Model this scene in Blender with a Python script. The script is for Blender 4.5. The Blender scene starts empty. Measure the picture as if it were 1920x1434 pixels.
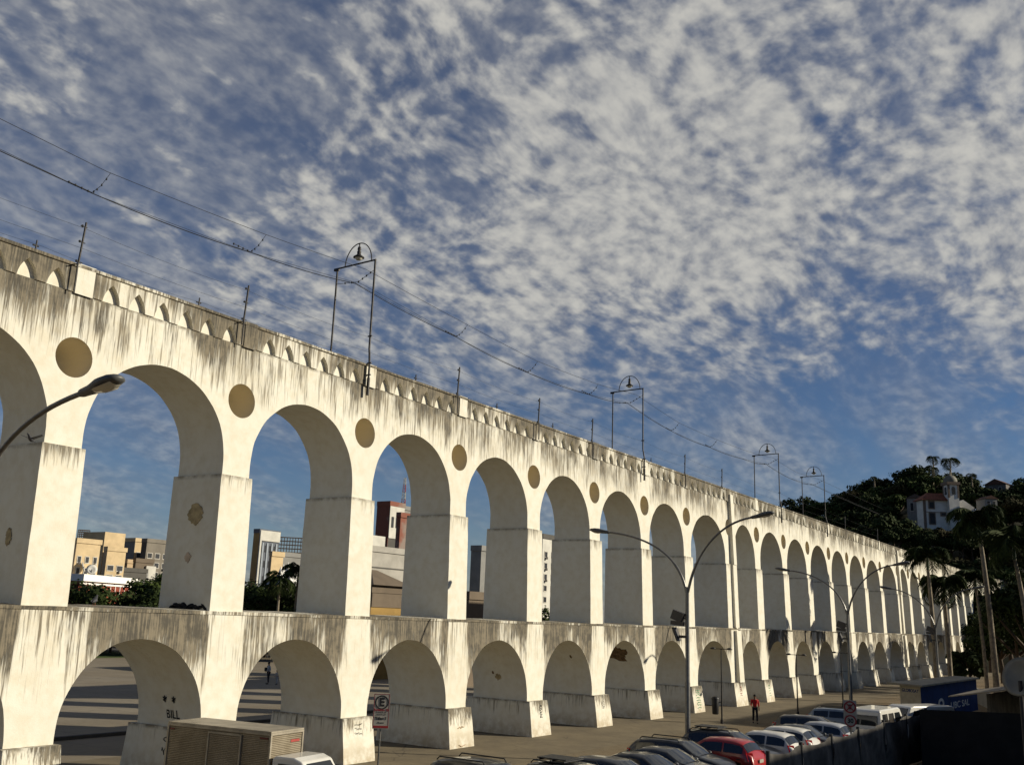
import bpy, bmesh, math, random
from mathutils import Vector, Matrix, noise
from mathutils.geometry import tessellate_polygon
R = math.radians
rnd = random.Random(7)
sc = bpy.context.scene
C = sc.collection

# ------------------------------------------------------------------ camera
CZ = 5.991
F_, YAW, PIT, ROL = 1853.86, 0.98911602, 0.23338977, 0.03724481
fw = Vector((math.sin(YAW)*math.cos(PIT), math.cos(YAW)*math.cos(PIT), math.sin(PIT)))
r0 = Vector((math.cos(YAW), -math.sin(YAW), 0)); u0 = r0.cross(fw)
rt = r0*math.cos(ROL)+u0*math.sin(ROL); up = -r0*math.sin(ROL)+u0*math.cos(ROL)
cam = bpy.data.objects.new('camera', bpy.data.cameras.new('camera')); C.objects.link(cam)
m = Matrix(((rt.x, up.x, -fw.x, 0), (rt.y, up.y, -fw.y, 0), (rt.z, up.z, -fw.z, CZ), (0, 0, 0, 1)))
cam.matrix_world = m
cam.data.sensor_width = 36; cam.data.lens = F_/1920*36
cam.data.clip_start = .1; cam.data.clip_end = 6000
sc.camera = cam

def ray(x, y): return fw*F_+rt*(x-960)-up*(y-717)
def at(x, y, D):                       # the point seen at photo pixel x,y at ground distance D
    d = ray(x, y); k = D/math.hypot(d.x, d.y); return Vector((d.x*k, d.y*k, CZ+d.z*k))

# ------------------------------------------------------------------ sun and sky
SUN_AZ, SUN_EL = -58.0, 22.0           # azimuth from +X, towards -Y
sd = Vector((math.cos(R(SUN_EL))*math.cos(R(SUN_AZ)), math.cos(R(SUN_EL))*math.sin(R(SUN_AZ)), math.sin(R(SUN_EL))))
sl = bpy.data.lights.new('sun', 'SUN'); sl.energy = 5.0; sl.angle = R(.5); sl.color = (1, .915, .745)
so = bpy.data.objects.new('sun', sl); C.objects.link(so)
so.rotation_euler = sd.to_track_quat('Z', 'Y').to_euler(); so.location = (0, -20, 60)

sc.view_settings.view_transform = 'Standard'; sc.view_settings.look = 'None'
sc.view_settings.exposure = .28; sc.view_settings.gamma = 1

class NT:
    def __init__(s, tree): s.t = tree; s.n = tree.nodes; s.l = tree.links
    def add(s, typ, **kw):
        nd = s.n.new(typ)
        ins = kw.pop('ins', {})
        for k, v in kw.items(): setattr(nd, k, v)
        for k, v in ins.items(): s.set(nd.inputs[k], v)
        return nd
    def set(s, sock, v):
        if isinstance(v, bpy.types.NodeSocket): s.l.new(v, sock)
        elif isinstance(v, bpy.types.Node): s.l.new(v.outputs[0], sock)
        else: sock.default_value = v
    def math(s, op, a, b=0., c=None, clamp=False):
        nd = s.n.new('ShaderNodeMath'); nd.operation = op; nd.use_clamp = clamp
        s.set(nd.inputs[0], a); s.set(nd.inputs[1], b)
        if c is not None: s.set(nd.inputs[2], c)
        return nd.outputs[0]
    def vmath(s, op, a, b=(0, 0, 0)):
        nd = s.n.new('ShaderNodeVectorMath'); nd.operation = op
        s.set(nd.inputs[0], a); s.set(nd.inputs[1], b)
        return nd.outputs[0]
    def noise(s, vec, scale, detail=4, rough=.5, dist=0., lac=2.):
        nd = s.n.new('ShaderNodeTexNoise'); s.set(nd.inputs['Vector'], vec)
        nd.inputs['Scale'].default_value = scale; nd.inputs['Detail'].default_value = detail
        nd.inputs['Roughness'].default_value = rough; nd.inputs['Distortion'].default_value = dist
        nd.inputs['Lacunarity'].default_value = lac
        return nd.outputs['Fac']
    def rng(s, v, a, b, c=0., d=1., smooth=True):
        nd = s.n.new('ShaderNodeMapRange'); nd.interpolation_type = 'SMOOTHSTEP' if smooth else 'LINEAR'; nd.clamp = True
        s.set(nd.inputs[0], v)
        for i, q in enumerate((a, b, c, d)): s.set(nd.inputs[i+1], q)
        return nd.outputs[0]
    def mix(s, f, a, b, mode='MIX'):
        nd = s.n.new('ShaderNodeMix'); nd.data_type = 'RGBA'; nd.blend_type = mode
        s.set(nd.inputs[0], f)
        for sock, v in ((nd.inputs[6], a), (nd.inputs[7], b)):
            if isinstance(v, tuple) and len(v) == 3: v = v+(1,)
            s.set(sock, v)
        return nd.outputs[2]
    def mapping(s, vec, sc_=(1, 1, 1), rot=(0, 0, 0), loc=(0, 0, 0)):
        nd = s.n.new('ShaderNodeMapping'); s.set(nd.inputs[0], vec)
        nd.inputs['Location'].default_value = loc; nd.inputs['Rotation'].default_value = rot; nd.inputs['Scale'].default_value = sc_
        return nd.outputs[0]

w = bpy.data.worlds.new('World'); sc.world = w; w.use_nodes = True
nt = NT(w.node_tree); w.node_tree.nodes.clear()
sky = nt.add('ShaderNodeTexSky', sky_type='NISHITA', sun_disc=False, sun_elevation=R(SUN_EL), sun_rotation=math.atan2(sd.x, sd.y),
             altitude=0, air_density=1.0, dust_density=0., ozone_density=3.5)
skyc0 = nt.add('ShaderNodeHueSaturation', ins={'Saturation': 1.1, 'Value': 1., 'Color': sky.outputs[0]})
skyc = nt.add('ShaderNodeGamma', ins={0: nt.mix(1., skyc0.outputs[0], (1.0, 1.0, 1.16), 'MULTIPLY'), 1: 1.0})
geo = nt.add('ShaderNodeTexCoord')
sep = nt.add('ShaderNodeSeparateXYZ', ins={0: geo.outputs['Generated']})
zc = nt.math('MAXIMUM', sep.outputs[2], .0)
zc = nt.math('ADD', zc, .42)
px = nt.math('DIVIDE', sep.outputs[0], zc); py = nt.math('DIVIDE', sep.outputs[1], zc)
P = nt.add('ShaderNodeCombineXYZ', ins={0: px, 1: py, 2: 0.}).outputs[0]
# large masses, rows of small puffs (altocumulus), thin veils lower down
warp = nt.add('ShaderNodeTexNoise', ins={'Vector': P, 'Scale': 3., 'Detail': 2.})
wv = nt.add('ShaderNodeVectorMath', operation='SCALE', ins={0: nt.vmath('SUBTRACT', warp.outputs['Color'], (.5, .5, .5)), 'Scale': .10})
Pw = nt.mapping(nt.vmath('ADD', P, wv.outputs[0]), rot=(0, 0, R(12)))
big = nt.noise(nt.mapping(P, loc=(3.1,.4,0)), 3.2, 3, .5)
med = nt.noise(nt.mapping(Pw, sc_=(.6, 1.2, 1)), 13., 3, .5)
row = nt.noise(nt.mapping(Pw, sc_=(.45, 1.1, 1)), 17., 2, .45)
puff = nt.noise(nt.mapping(Pw, sc_=(.82, 1.05, 1)), 25., 3, .5, .1)
fine = nt.noise(nt.mapping(Pw, sc_=(1, 1, 1)), 80., 4, .65)
rip = nt.noise(nt.mapping(Pw, sc_=(.95, 1.15, 1)), 46., 3, .5)
dn = nt.math('MULTIPLY', big, .9)
dn = nt.math('MULTIPLY_ADD', med, .7, dn)
dn = nt.math('MULTIPLY_ADD', row, .95, dn)
dn = nt.math('MULTIPLY_ADD', puff, 1.3, dn)
dn = nt.math('MULTIPLY_ADD', fine, .30, dn)
dn = nt.math('MULTIPLY_ADD', rip, .58, dn)
def bump_at(x, y, deg, amp):          # a soft clearing or a thicker bank in one direction of the sky
    d = ray(x, y).normalized(); dt = nt.add('ShaderNodeVectorMath', operation='DOT_PRODUCT', ins={0: geo.outputs['Generated'], 1: tuple(d)}).outputs['Value']
    return nt.math('MULTIPLY', nt.rng(dt, math.cos(R(deg)), math.cos(R(deg*.15))), amp)
for q in ((1620, 690, 10, -.55), (1250, 690, 7, -.35), (60, 440, 10, -.30), (150, 220, 17, -.20), (420, 60, 12, -.14), (900, 250, 7, -.12), (1150, 130, 12, .15), (1400, 300, 14, .12), (1250, 520, 14, .40), (500, 450, 10, .15), (1850, 500, 9, .3), (1650, 180, 6, -.12)):
    dn = nt.math('ADD', dn, bump_at(*q))
cov = nt.rng(dn, 1.60, 2.82)
sheet_ = nt.math('MULTIPLY', nt.rng(nt.noise(nt.mapping(P, loc=(7., 2., 0), sc_=(1., 1.6, 1)), 4.5, 5, .6), .26, .60), nt.rng(sep.outputs[2], .14, .42, .12, .58))
cov = nt.math('MAXIMUM', cov, sheet_)
cov = nt.math('MULTIPLY', cov, nt.rng(sep.outputs[2], .10, .32, .08, 1.))
veil = nt.math('MULTIPLY', nt.rng(nt.noise(nt.mapping(P, sc_=(.55, 1.5, 1), rot=(0, 0, R(40))), 2.4, 5, .58), .34, .70), .72)
cov = nt.math('MAXIMUM', cov, veil)
# clouds behind the camera thinned to cut the fill light on shaded walls
cov = nt.math('MULTIPLY', cov, nt.rng(nt.math('MULTIPLY_ADD', sep.outputs[1], .35, sep.outputs[0]), -.25, .25, .06, 1.))
bright = nt.rng(nt.math('ADD', nt.math('MULTIPLY', puff, .38), nt.math('ADD', nt.math('MULTIPLY', rip, .45), nt.math('MULTIPLY', cov, .16))),   .34, .74)
ccol = nt.mix(bright, (.20, .225, .29), (.74, .72, .655))
cov = nt.math('MULTIPLY', cov, .90)
bg1 = nt.add('ShaderNodeBackground', ins={'Color': skyc.outputs[0], 'Strength': .042})
bg2 = nt.add('ShaderNodeBackground', ins={'Color': ccol, 'Strength': .66})
mx = nt.add('ShaderNodeMixShader', ins={0: cov, 1: bg1.outputs[0], 2: bg2.outputs[0]})
nt.add('ShaderNodeOutputWorld', ins={0: mx.outputs[0]})

# ------------------------------------------------------------------ materials
MATS = {}
def mat(name, col=(.5, .5, .5), rough=.7, metal=0., var=.12, vs=3., bump=0., bs=20., spec=.3, coat=0., fn=None):
    if name in MATS: return MATS[name]
    M = bpy.data.materials.new(name); M.use_nodes = True; t = NT(M.node_tree); t.n.clear()
    b = t.add('ShaderNodeBsdfPrincipled'); o = t.add('ShaderNodeOutputMaterial', ins={0: b.outputs[0]})
    b.inputs['Roughness'].default_value = rough; b.inputs['Metallic'].default_value = metal
    b.inputs['Specular IOR Level'].default_value = spec; b.inputs['Coat Weight'].default_value = coat
    tc = t.add('ShaderNodeTexCoord'); g = t.add('ShaderNodeNewGeometry')
    pos = g.outputs['Position']
    nz = t.noise(pos, vs, 5, .6)
    f = t.rng(nz, .3, .7, 1-var, 1+var)
    cc = t.mix(1., tuple(col), t.add('ShaderNodeCombineColor', ins={0: f, 1: f, 2: f}).outputs[0], 'MULTIPLY')
    t.set(b.inputs['Base Color'], cc)
    if bump:
        bn = t.add('ShaderNodeBump', ins={'Strength': bump, 'Distance': .02, 'Height': t.noise(pos, bs, 4, .6)})
        t.set(b.inputs['Normal'], bn.outputs[0])
    if fn: fn(t, b, pos, cc, tc)
    MATS[name] = M; return M

CREAM = (.665, .64, .55)
def plaster(top, length, amount, spandrel=0., foot=0., name='plaster', dark=(.040, .034, .025), sidedirt=.12):
    """lime plaster with soot streaks that start at height top and run down"""
    def fn(t, b, pos, cc, tc):
        s = t.add('ShaderNodeSeparateXYZ', ins={0: pos})
        st = t.mapping(pos, (5.5, 5.5, .33)); st2 = t.mapping(pos, (17, 17, .55)); lg = t.mapping(pos, (.5, .5, .22))
        n1 = t.noise(st, 1., 5, .62); n2 = t.noise(st2, 1., 4, .6); n3 = t.noise(lg, 1., 4, .6); n4 = t.noise(pos, 2.4, 6, .65)
        gn = t.add('ShaderNodeNewGeometry'); sn = t.add('ShaderNodeSeparateXYZ', ins={0: gn.outputs['True Normal']})
        front = t.rng(t.math('MULTIPLY', sn.outputs[1], -1.), .55, .8, sidedirt, 1.)        # rain runs down the outer faces only
        streak = t.math('ADD', t.math('MULTIPLY', n1, .5), t.math('MULTIPLY', n2, .5))
        dz = t.math('SUBTRACT', top, s.outputs[2])
        fall = t.rng(t.math('ADD', dz, t.math('MULTIPLY', t.math('SUBTRACT', n1, .5), length*.9)), 0., length, 1., 0., smooth=False)
        amt = t.math('MULTIPLY', t.math('MULTIPLY', fall, amount), front)
        if spandrel:
            uv = t.add('ShaderNodeUVMap', uv_map='UVMap'); us = t.add('ShaderNodeSeparateXYZ', ins={0: uv.outputs[0]})
            d = t.math('ADD', t.math('ABSOLUTE', us.outputs[0]), t.math('MULTIPLY', t.math('SUBTRACT', n1, .5), .5))
            amt = t.math('MULTIPLY', amt, t.rng(d, .62, .98, 1-spandrel, 1.))
        big = t.rng(n3, .34, .64)
        amt = t.math('MULTIPLY', amt, t.math('MULTIPLY_ADD', big, .8, .35))
        m1 = t.rng(t.math('MULTIPLY_ADD', amt, .20, streak), .555, .70)
        m1 = t.math('MULTIPLY', m1, t.rng(amt, 0., .25))
        nv = t.noise(t.mapping(pos, (1.9, 1.9, .75)), 1., 5, .62, .6)
        wash = t.math('MULTIPLY', t.rng(t.math('MULTIPLY_ADD', nv, 1.6, amt), 1.15, 2.3), t.rng(n1, .3, .6, .55, 1.))
        wash = t.math('MULTIPLY', wash, t.rng(amt, .1, .5))
        mask = t.math('MAXIMUM', m1, wash)
        # thin dirty line right under the top edge
        edge = t.math('MULTIPLY', t.rng(dz, .0, .16, 1., 0.), t.rng(n4, .36, .6, .2, .9))
        mask = t.math('MAXIMUM', mask, t.math('MULTIPLY', edge, min(1., amount)))
        vor = t.add('ShaderNodeTexVoronoi', ins={'Vector': t.mapping(pos, (.55, .55, .4)), 'Scale': 1.})
        base = t.mix(t.rng(n4, .35, .75), CREAM, (.60, .555, .44))
        base = t.mix(t.math('MULTIPLY', t.rng(n3, .5, .8), .3), base, (.52, .45, .31))
        base = t.mix(t.math('MULTIPLY', vor.outputs['Color'], .22), base, (.52, .47, .36))
        dk = t.mix(t.rng(t.math('ADD', t.math('MULTIPLY', n2, .6), t.math('MULTIPLY', n4, .4)), .42, .60), dark, (.165, .138, .095))
        col = t.mix(t.math('MULTIPLY', mask, .94), base, dk)
        if foot:
            fm = t.math('MULTIPLY', t.rng(s.outputs[2], 0., 1.1, 1., 0.), t.rng(n4, .3, .62, .15, 1.))
            col = t.mix(t.math('MULTIPLY', fm, foot), col, (.30, .22, .12))
        if name == 'plaster_upper':      # the reveals of the portholes are tinted tan
            pm = t.math('MULTIPLY', t.math('LESS_THAN', t.math('ABSOLUTE', t.math('SUBTRACT', s.outputs[2], 13.77)), .70), t.math('LESS_THAN', t.math('ABSOLUTE', us.outputs[0]), .70))
            pm = t.math('MULTIPLY', pm, t.math('LESS_THAN', t.math('ABSOLUTE', sn.outputs[1]), .5))
            col = t.mix(pm, col, (.62, .54, .38))
        t.set(b.inputs['Base Color'], col)
        h = t.math('ADD', t.noise(pos, 26., 5, .65), t.math('MULTIPLY', t.noise(pos, 3., 4, .5), 1.6))
        t.set(b.inputs['Normal'], t.add('ShaderNodeBump', ins={'Strength': .32, 'Distance': .018, 'Height': h}).outputs[0])
    return mat(name, CREAM, .85, spec=.15, fn=fn)

ZI, ZL, ZP, ZT = 10.80, 5.85, 1.75, 15.92
M_up = plaster(ZT, 2.6, 1.15, .25, name='plaster_upper')
M_jac = plaster(ZI, .9, .75, name='plaster_pier')
M_low = plaster(ZL, 3.6, 2.0, .78, name='plaster_lower')
M_pl = plaster(ZP, 1.0, 1.1, foot=.55, sidedirt=.45, name='plaster_plinth')
M_par = plaster(17.1, 2.2, 1.8, name='plaster_parapet')
M_ledge = plaster(ZL+.4, 3., 1.7, name='plaster_ledge', sidedirt=.8)
M_clean = plaster(17.2, 1.2, .5, name='plaster_post')

def asphalt_fn(t, b, pos, cc, tc):
    n = t.noise(pos, .16, 6, .6); n2 = t.noise(pos, 1.6, 6, .65); f = t.noise(pos, 40., 3, .7)
    s = t.add('ShaderNodeSeparateXYZ', ins={0: pos})
    col = t.mix(t.rng(n, .35, .65), (.175, .140, .085), (.12, .096, .058))
    col = t.mix(t.math('MULTIPLY', t.rng(n2, .5, .72), .55), col, (.07, .053, .03))
    col = t.mix(t.math('MULTIPLY', t.rng(f, .45, .7), .3), col, (.20, .165, .10))
    # sandy dirt between the pavement and the parked cars
    dirt = t.math('MULTIPLY', t.rng(t.math('ADD', s.outputs[1], t.math('MULTIPLY', n2, 3.)), 22.0, 26.5, 1., 0.), t.rng(n2, .36, .55))
    col = t.mix(t.math('MULTIPLY', dirt, .75), col, (.15, .095, .042))
    t.set(b.inputs['Base Color'], col)
    t.set(b.inputs['Normal'], t.add('ShaderNodeBump', ins={'Strength': .5, 'Distance': .03, 'Height': t.math('ADD', f, t.math('MULTIPLY', n2, 2.))}).outputs[0])
M_ground = mat('trodden_ground', (.25, .2, .13), .95, fn=asphalt_fn)
def plaza_fn(t, b, pos, cc, tc):
    n = t.noise(pos, .12, 5, .6); n2 = t.noise(pos, 2., 5, .6)
    br = t.add('ShaderNodeTexBrick', ins={'Vector': pos, 'Scale': 1., 'Mortar Size': .03, 'Brick Width': 2., 'Row Height': 2., 'Color1': (.20, .17, .125, 1), 'Color2': (.23, .195, .14, 1), 'Mortar': (.13, .11, .08, 1)}, offset=0.)
    col = t.mix(t.math('MULTIPLY', t.rng(n, .4, .65), .6), br.outputs[0], (.17, .135, .085))
    col = t.mix(t.math('MULTIPLY', t.rng(n2, .5, .75), .4), col, (.11, .092, .065))
    t.set(b.inputs['Base Color'], col)
M_plaza = mat('plaza_paving', (.3, .25, .2), .9, fn=plaza_fn)
M_road = mat('road_asphalt', (.055, .052, .047), .9, var=.3, vs=2., bump=.4, bs=60)
M_kerb = mat('kerb_stone', (.30, .27, .21), .9, var=.25, vs=5)
M_grass = mat('lawn_grass', (.07, .10, .025), .95, var=.35, vs=4., bump=.6, bs=12)
M_steel = mat('galvanised_steel', (.14, .135, .125), .35, .6, var=.18, vs=6, spec=.5)
M_iron = mat('dark_iron', (.035, .032, .03), .5, .4, var=.3, vs=9)
M_wire = mat('wire_black', (.02, .02, .02), .6)
M_rust = mat('rusty_iron', (.12, .08, .05), .8, .3, var=.3, vs=9)
M_glassd = mat('car_glass', (.012, .014, .016), .06, 0, spec=.8, var=0)
M_tyre = mat('tyre_rubber', (.015, .015, .015), .85)
M_rim = mat('wheel_rim', (.35, .35, .35), .35, .8)
M_blackp = mat('black_plastic', (.02, .02, .02), .5)
M_lampg = mat('lamp_glass', (.55, .52, .42), .15, 0, spec=.6)
M_hlamp = mat('headlamp_glass', (.75, .76, .78), .08, .3, spec=.8)
M_tlamp = mat('tail_lamp_red', (.42, .01, .01), .15, spec=.6)
M_trunk = mat('palm_trunk', (.20, .165, .115), .9, var=.35, vs=3, bump=.5, bs=8)
M_bark = mat('tree_bark', (.07, .05, .035), .95, var=.3, vs=6)
def leafmat(name, a, b2):
    def fn(t, b, pos, cc, tc):
        n = t.noise(pos, .45, 4, .6); n2 = t.noise(pos, 5., 2, .6)
        col = t.mix(t.rng(n, .3, .7), a, b2)
        col = t.mix(t.math('MULTIPLY', t.rng(n2, .5, .75), .5), col, tuple(x*1.7 for x in b2))
        t.set(b.inputs['Base Color'], col)
    return mat(name, a, .8, spec=.08, fn=fn)
M_leaf = leafmat('leaf_dark', (.014, .022, .007), (.028, .040, .011))
M_leaf2 = leafmat('leaf_green', (.020, .034, .009), (.045, .062, .015))
M_leaf3 = leafmat('leaf_olive', (.022, .022, .008), (.036, .032, .012))
M_palm = leafmat('palm_leaf', (.014, .024, .007), (.032, .042, .012))
M_earth = mat('hill_earth', (.035, .035, .018), .95, var=.4, vs=.2)

# ------------------------------------------------------------------ mesh helpers
class MB:
    """collects geometry and builds one mesh"""
    def __init__(s): s.v = []; s.f = []; s.uv = None; s.sm = []
    def add(s, vs, fs, smooth=False):
        o = len(s.v); s.v += [tuple(v) for v in vs]
        for f in fs: s.f.append(tuple(i+o for i in f)); s.sm.append(smooth)
        return s
    def box(s, c, d, rz=0., rx=0., ry=0.):
        M = Matrix.Rotation(rz, 3, 'Z') @ Matrix.Rotation(ry, 3, 'Y') @ Matrix.Rotation(rx, 3, 'X')
        vs = [Vector(c)+M@Vector((x*d[0]/2, y*d[1]/2, z*d[2]/2)) for x in (-1, 1) for y in (-1, 1) for z in (-1, 1)]
        return s.add(vs, [(0, 1, 3, 2), (4, 6, 7, 5), (0, 4, 5, 1), (2, 3, 7, 6), (0, 2, 6, 4), (1, 5, 7, 3)])
    def span(s, a, b):
        return s.box([(a[i]+b[i])/2 for i in range(3)], [abs(b[i]-a[i]) for i in range(3)])
    def hexa(s, bot, top):          # two quads
        return s.add(list(bot)+list(top), [(3, 2, 1, 0), (4, 5, 6, 7)]+[(i, (i+1) % 4, 4+(i+1) % 4, 4+i) for i in range(4)])
    def tube(s, pts, r, n=8, cap=True, smooth=True):
        pts = [Vector(p) for p in pts]
        rs = r if isinstance(r, (list, tuple)) else [r]*len(pts)
        rings = []; ref = None
        for i, p in enumerate(pts):
            d = (pts[min(i+1, len(pts)-1)]-pts[max(i-1, 0)])
            if d.length < 1e-9: d = Vector((0, 0, 1))
            d.normalize()
            if ref is None: ref = Vector((1, 0, 0)) if abs(d.x) < .8 else Vector((0, 1, 0))
            a = (ref-d*ref.dot(d)).normalized(); b = d.cross(a); ref = a
            rings.append([p+(a*math.cos(2*math.pi*k/n)+b*math.sin(2*math.pi*k/n))*rs[i] for k in range(n)])
        vs = [v for q in rings for v in q]; fs = []
        for i in range(len(pts)-1):
            for k in range(n): fs.append((i*n+k, i*n+(k+1) % n, (i+1)*n+(k+1) % n, (i+1)*n+k))
        s.add(vs, fs, smooth)
        if cap:
            s.add(rings[0], [tuple(range(n))[::-1]]); s.add(rings[-1], [tuple(range(n))])
        return s
    def lathe(s, prof, c=(0, 0, 0), n=16, M=None, smooth=True):
        vs = []; c = Vector(c)
        for r_, z in prof:
            for k in range(n):
                v = Vector((r_*math.cos(2*math.pi*k/n), r_*math.sin(2*math.pi*k/n), z))
                if M: v = M@v
                vs.append(c+v)
        fs = [(i*n+k, i*n+(k+1) % n, (i+1)*n+(k+1) % n, (i+1)*n+k) for i in range(len(prof)-1) for k in range(n)]
        return s.add(vs, fs, smooth)
    def prism(s, poly, fn, holes=(), a=0, b=1, caps=True, skip=None):
        """poly in 2D; fn(u,v,side)->3D for side a and b"""
        loops = [list(poly)]+[list(h) for h in holes]
        flat = [p for l in loops for p in l]; n = len(flat)
        tri = tessellate_polygon([[Vector((p[0], p[1], 0)) for p in l] for l in loops])
        vs = [fn(p[0], p[1], a) for p in flat]+[fn(p[0], p[1], b) for p in flat]
        fs = []
        if caps:
            for t in tri:
                A, B, D = (Vector((flat[i][0], flat[i][1])) for i in t)
                cr = (B-A).x*(D-A).y-(B-A).y*(D-A).x
                if abs(cr) < 1e-9: continue
                t = tuple(t) if cr > 0 else tuple(t)[::-1]
                fs.append(t); fs.append(tuple(i+n for i in t[::-1]))
        o = 0
        for l in loops:
            L = len(l)
            for i in range(L):
                j = (i+1) % L
                if skip and skip(l[i], l[j]): continue
                fs.append((o+i, o+i+n, o+j+n, o+j))
            o += L
        return s.add(vs, fs)
    def build(s, name, m_, parent=None, loc=None, fix=True, uvfn=None):
        me = bpy.data.meshes.new(name)
        org = Vector(loc) if loc is not None else Vector((0, 0, 0))
        me.from_pydata([tuple(Vector(v)-org) for v in s.v], [], s.f); me.update()
        me.polygons.foreach_set('use_smooth', s.sm)
        if fix:
            bm = bmesh.new(); bm.from_mesh(me); bmesh.ops.recalc_face_normals(bm, faces=bm.faces); bm.to_mesh(me); bm.free()
        if uvfn:
            uv = me.uv_layers.new(name='UVMap')
            for p in me.polygons:
                us = [uvfn(me.vertices[me.loops[i].vertex_index].co, p) for i in p.loop_indices]
                for i, u in zip(p.loop_indices, us): uv.data[i].uv = u
        me.materials.append(m_)
        o = bpy.data.objects.new(name, me); C.objects.link(o)
        if loc is not None: o.location = loc
        if parent is not None:
            o.parent = parent
        return o
def tag(o, label=None, cat=None, group=None, kind=None):
    if label: o['label'] = label
    if cat: o['category'] = cat
    if group: o['group'] = group
    if kind: o['kind'] = kind
    return o
def thing(name, label, cat, loc=(0, 0, 0), rz=0., group=None):
    o = bpy.data.objects.new(name, None); C.objects.link(o); o.empty_display_size = .3
    o.location = loc; o.rotation_euler = (0, 0, rz)
    return tag(o, label, cat, group)
def copy_tree(o, loc=None, rz=None, label=None, parent=None):
    kids = [k for k in C.objects if k.parent == o]
    c = o.copy(); C.objects.link(c); c.parent = parent
    if loc is not None: c.location = loc
    if rz is not None: c.rotation_euler = (0, 0, rz)
    if label: c['label'] = label
    for k in kids: copy_tree(k, parent=c)
    return c
def text_mesh(body, size, ext=.004, bold=0.):
    cu = bpy.data.curves.new('t', 'FONT'); cu.body = body; cu.size = size; cu.extrude = ext; cu.align_x = 'CENTER'; cu.align_y = 'CENTER'; cu.offset = bold
    o = bpy.data.objects.new('t', cu); me = bpy.data.meshes.new_from_object(o)
    bpy.data.objects.remove(o); return me
def text(name, body, size, m_, parent, mw, bold=0., warp=None):
    """mw maps text-plane (x right, y up, z out) to the parent's space"""
    me = text_mesh(body, size, bold=bold); me.name = name
    for v in me.vertices:
        q = mw@v.co
        if warp: q = warp(q)
        v.co = q
    me.materials.clear(); me.materials.append(m_)
    o = bpy.data.objects.new(name, me); C.objects.link(o); o.parent = parent
    return o
def frame(o, xr, yu):
    xr = Vector(xr).normalized(); yu = Vector(yu).normalized(); z = xr.cross(yu)
    return Matrix(((xr.x, yu.x, z.x, o[0]), (xr.y, yu.y, z.y, o[1]), (xr.z, yu.z, z.z, o[2]), (0, 0, 0, 1)))
def ccw(p):
    a = sum(p[i][0]*p[(i+1) % len(p)][1]-p[(i+1) % len(p)][0]*p[i][1] for i in range(len(p)))
    return p if a > 0 else p[::-1]

# ------------------------------------------------------------------ ground
def sheet(name, x0, x1, y0, y1, z, m_):
    return tag(MB().add([(x0, y0, z), (x1, y0, z), (x1, y1, z), (x0, y1, z)], [(0, 1, 2, 3)]).build(name, m_), kind='structure')
sheet('ground', -1500, 3000, -1500, 3000, 0, M_ground)
sheet('paved_plaza', -60, 190, 36, 100, .004, M_plaza)
sheet('road', -80, 190, -7, 10.0, .008, M_road)
tag(MB().span((-80, 10.0, 0), (190, 10.25, .13)).build('road_kerb', M_kerb), kind='structure')
def pave_fn(t, b, pos, cc, tc):
    n = t.noise(pos, .5, 6, .65); n2 = t.noise(pos, 3., 6, .7); f = t.noise(pos, 50., 2, .7)
    vo = t.add('ShaderNodeTexVoronoi', feature='DISTANCE_TO_EDGE', ins={'Vector': t.vmath('ADD', t.mapping(pos, (.33, .33, .33)), (0, 0, 0)), 'Scale': 1.})
    col = t.mix(t.rng(n, .35, .65), (.165, .132, .080), (.125, .10, .062))
    col = t.mix(t.math('MULTIPLY', t.rng(n2, .52, .7), .6), col, (.075, .06, .036))
    col = t.mix(t.math('MULTIPLY', t.rng(vo.outputs['Distance'], 0., .012, 1., 0.), .6), col, (.05, .04, .028))
    col = t.mix(t.math('MULTIPLY', t.rng(f, .5, .7), .3), col, (.20, .165, .11))
    t.set(b.inputs['Base Color'], col)
    t.set(b.inputs['Normal'], t.add('ShaderNodeBump', ins={'Strength': .4, 'Distance': .02, 'Height': n2}).outputs[0])
sheet('pavement', -60, 190, 23.8, 36, .005, mat('cracked_pavement', (.25, .2, .13), .95, fn=pave_fn))
sheet('lawn', 30, 82, 100.5, 113, .010, M_grass)
sheet('far_road', -60, 220, 114, 124, .012, M_road)
# low kerb line that crosses the plaza behind the arches
tag(MB().span((12, 41.6, 0), (60, 41.85, .16)).build('plaza_kerb', mat('wet_kerb', (.06, .055, .05), .9)), kind='structure')

# ------------------------------------------------------------------ aqueduct
SP = 7.2
XK = {k: (k+2.557)*SP for k in range(-2, 8)}
for k, kk in [(8, 8.19), (9, 9.12), (10, 10.14), (11, 11.17), (12, 12.2), (13, 13.2), (14, 14.24), (15, 15.33), (16, 16.62), (17, 17.55), (18, 18.58), (19, 19.58), (20, 20.6), (21, 21.6), (22, 22.6), (23, 23.6), (24, 24.65)]:
    XK[k] = (kk+2.557)*SP
KS = list(range(-2, 25))
WIDE = {8: .30, 16: .34}
def FY(z): return 29.29-.028*(ZT-z)
TH = 2.57
aq = thing('aqueduct', 'long whitewashed two-tier stone aqueduct with round arches, portholes and soot streaks', 'aqueduct', (XK[-2], 30.5, 0))
AO = Vector((XK[-2], 30.5, 0))
def apart(mb, name, m_, uvfn=None):
    o = mb.build(name, m_, None, loc=None, uvfn=uvfn)
    for v in o.data.vertices: v.co -= AO
    o.parent = aq; return o
def wob(x, z, a=.012): return a*noise.noise(Vector((x*1.7, z*1.7, 3.3)))*2
def arcpts(xa, xb, zs, zc, n=40):
    cx, rx, rz = (xa+xb)/2, (xb-xa)/2, zc-zs
    return [(cx-rx*math.cos(math.pi*i/n), zs+rz*math.sin(math.pi*i/n)) for i in range(n+1)]
pier_ref = []
def near_pier(x): return min(KS, key=lambda k: abs(XK[k]-x))
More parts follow.
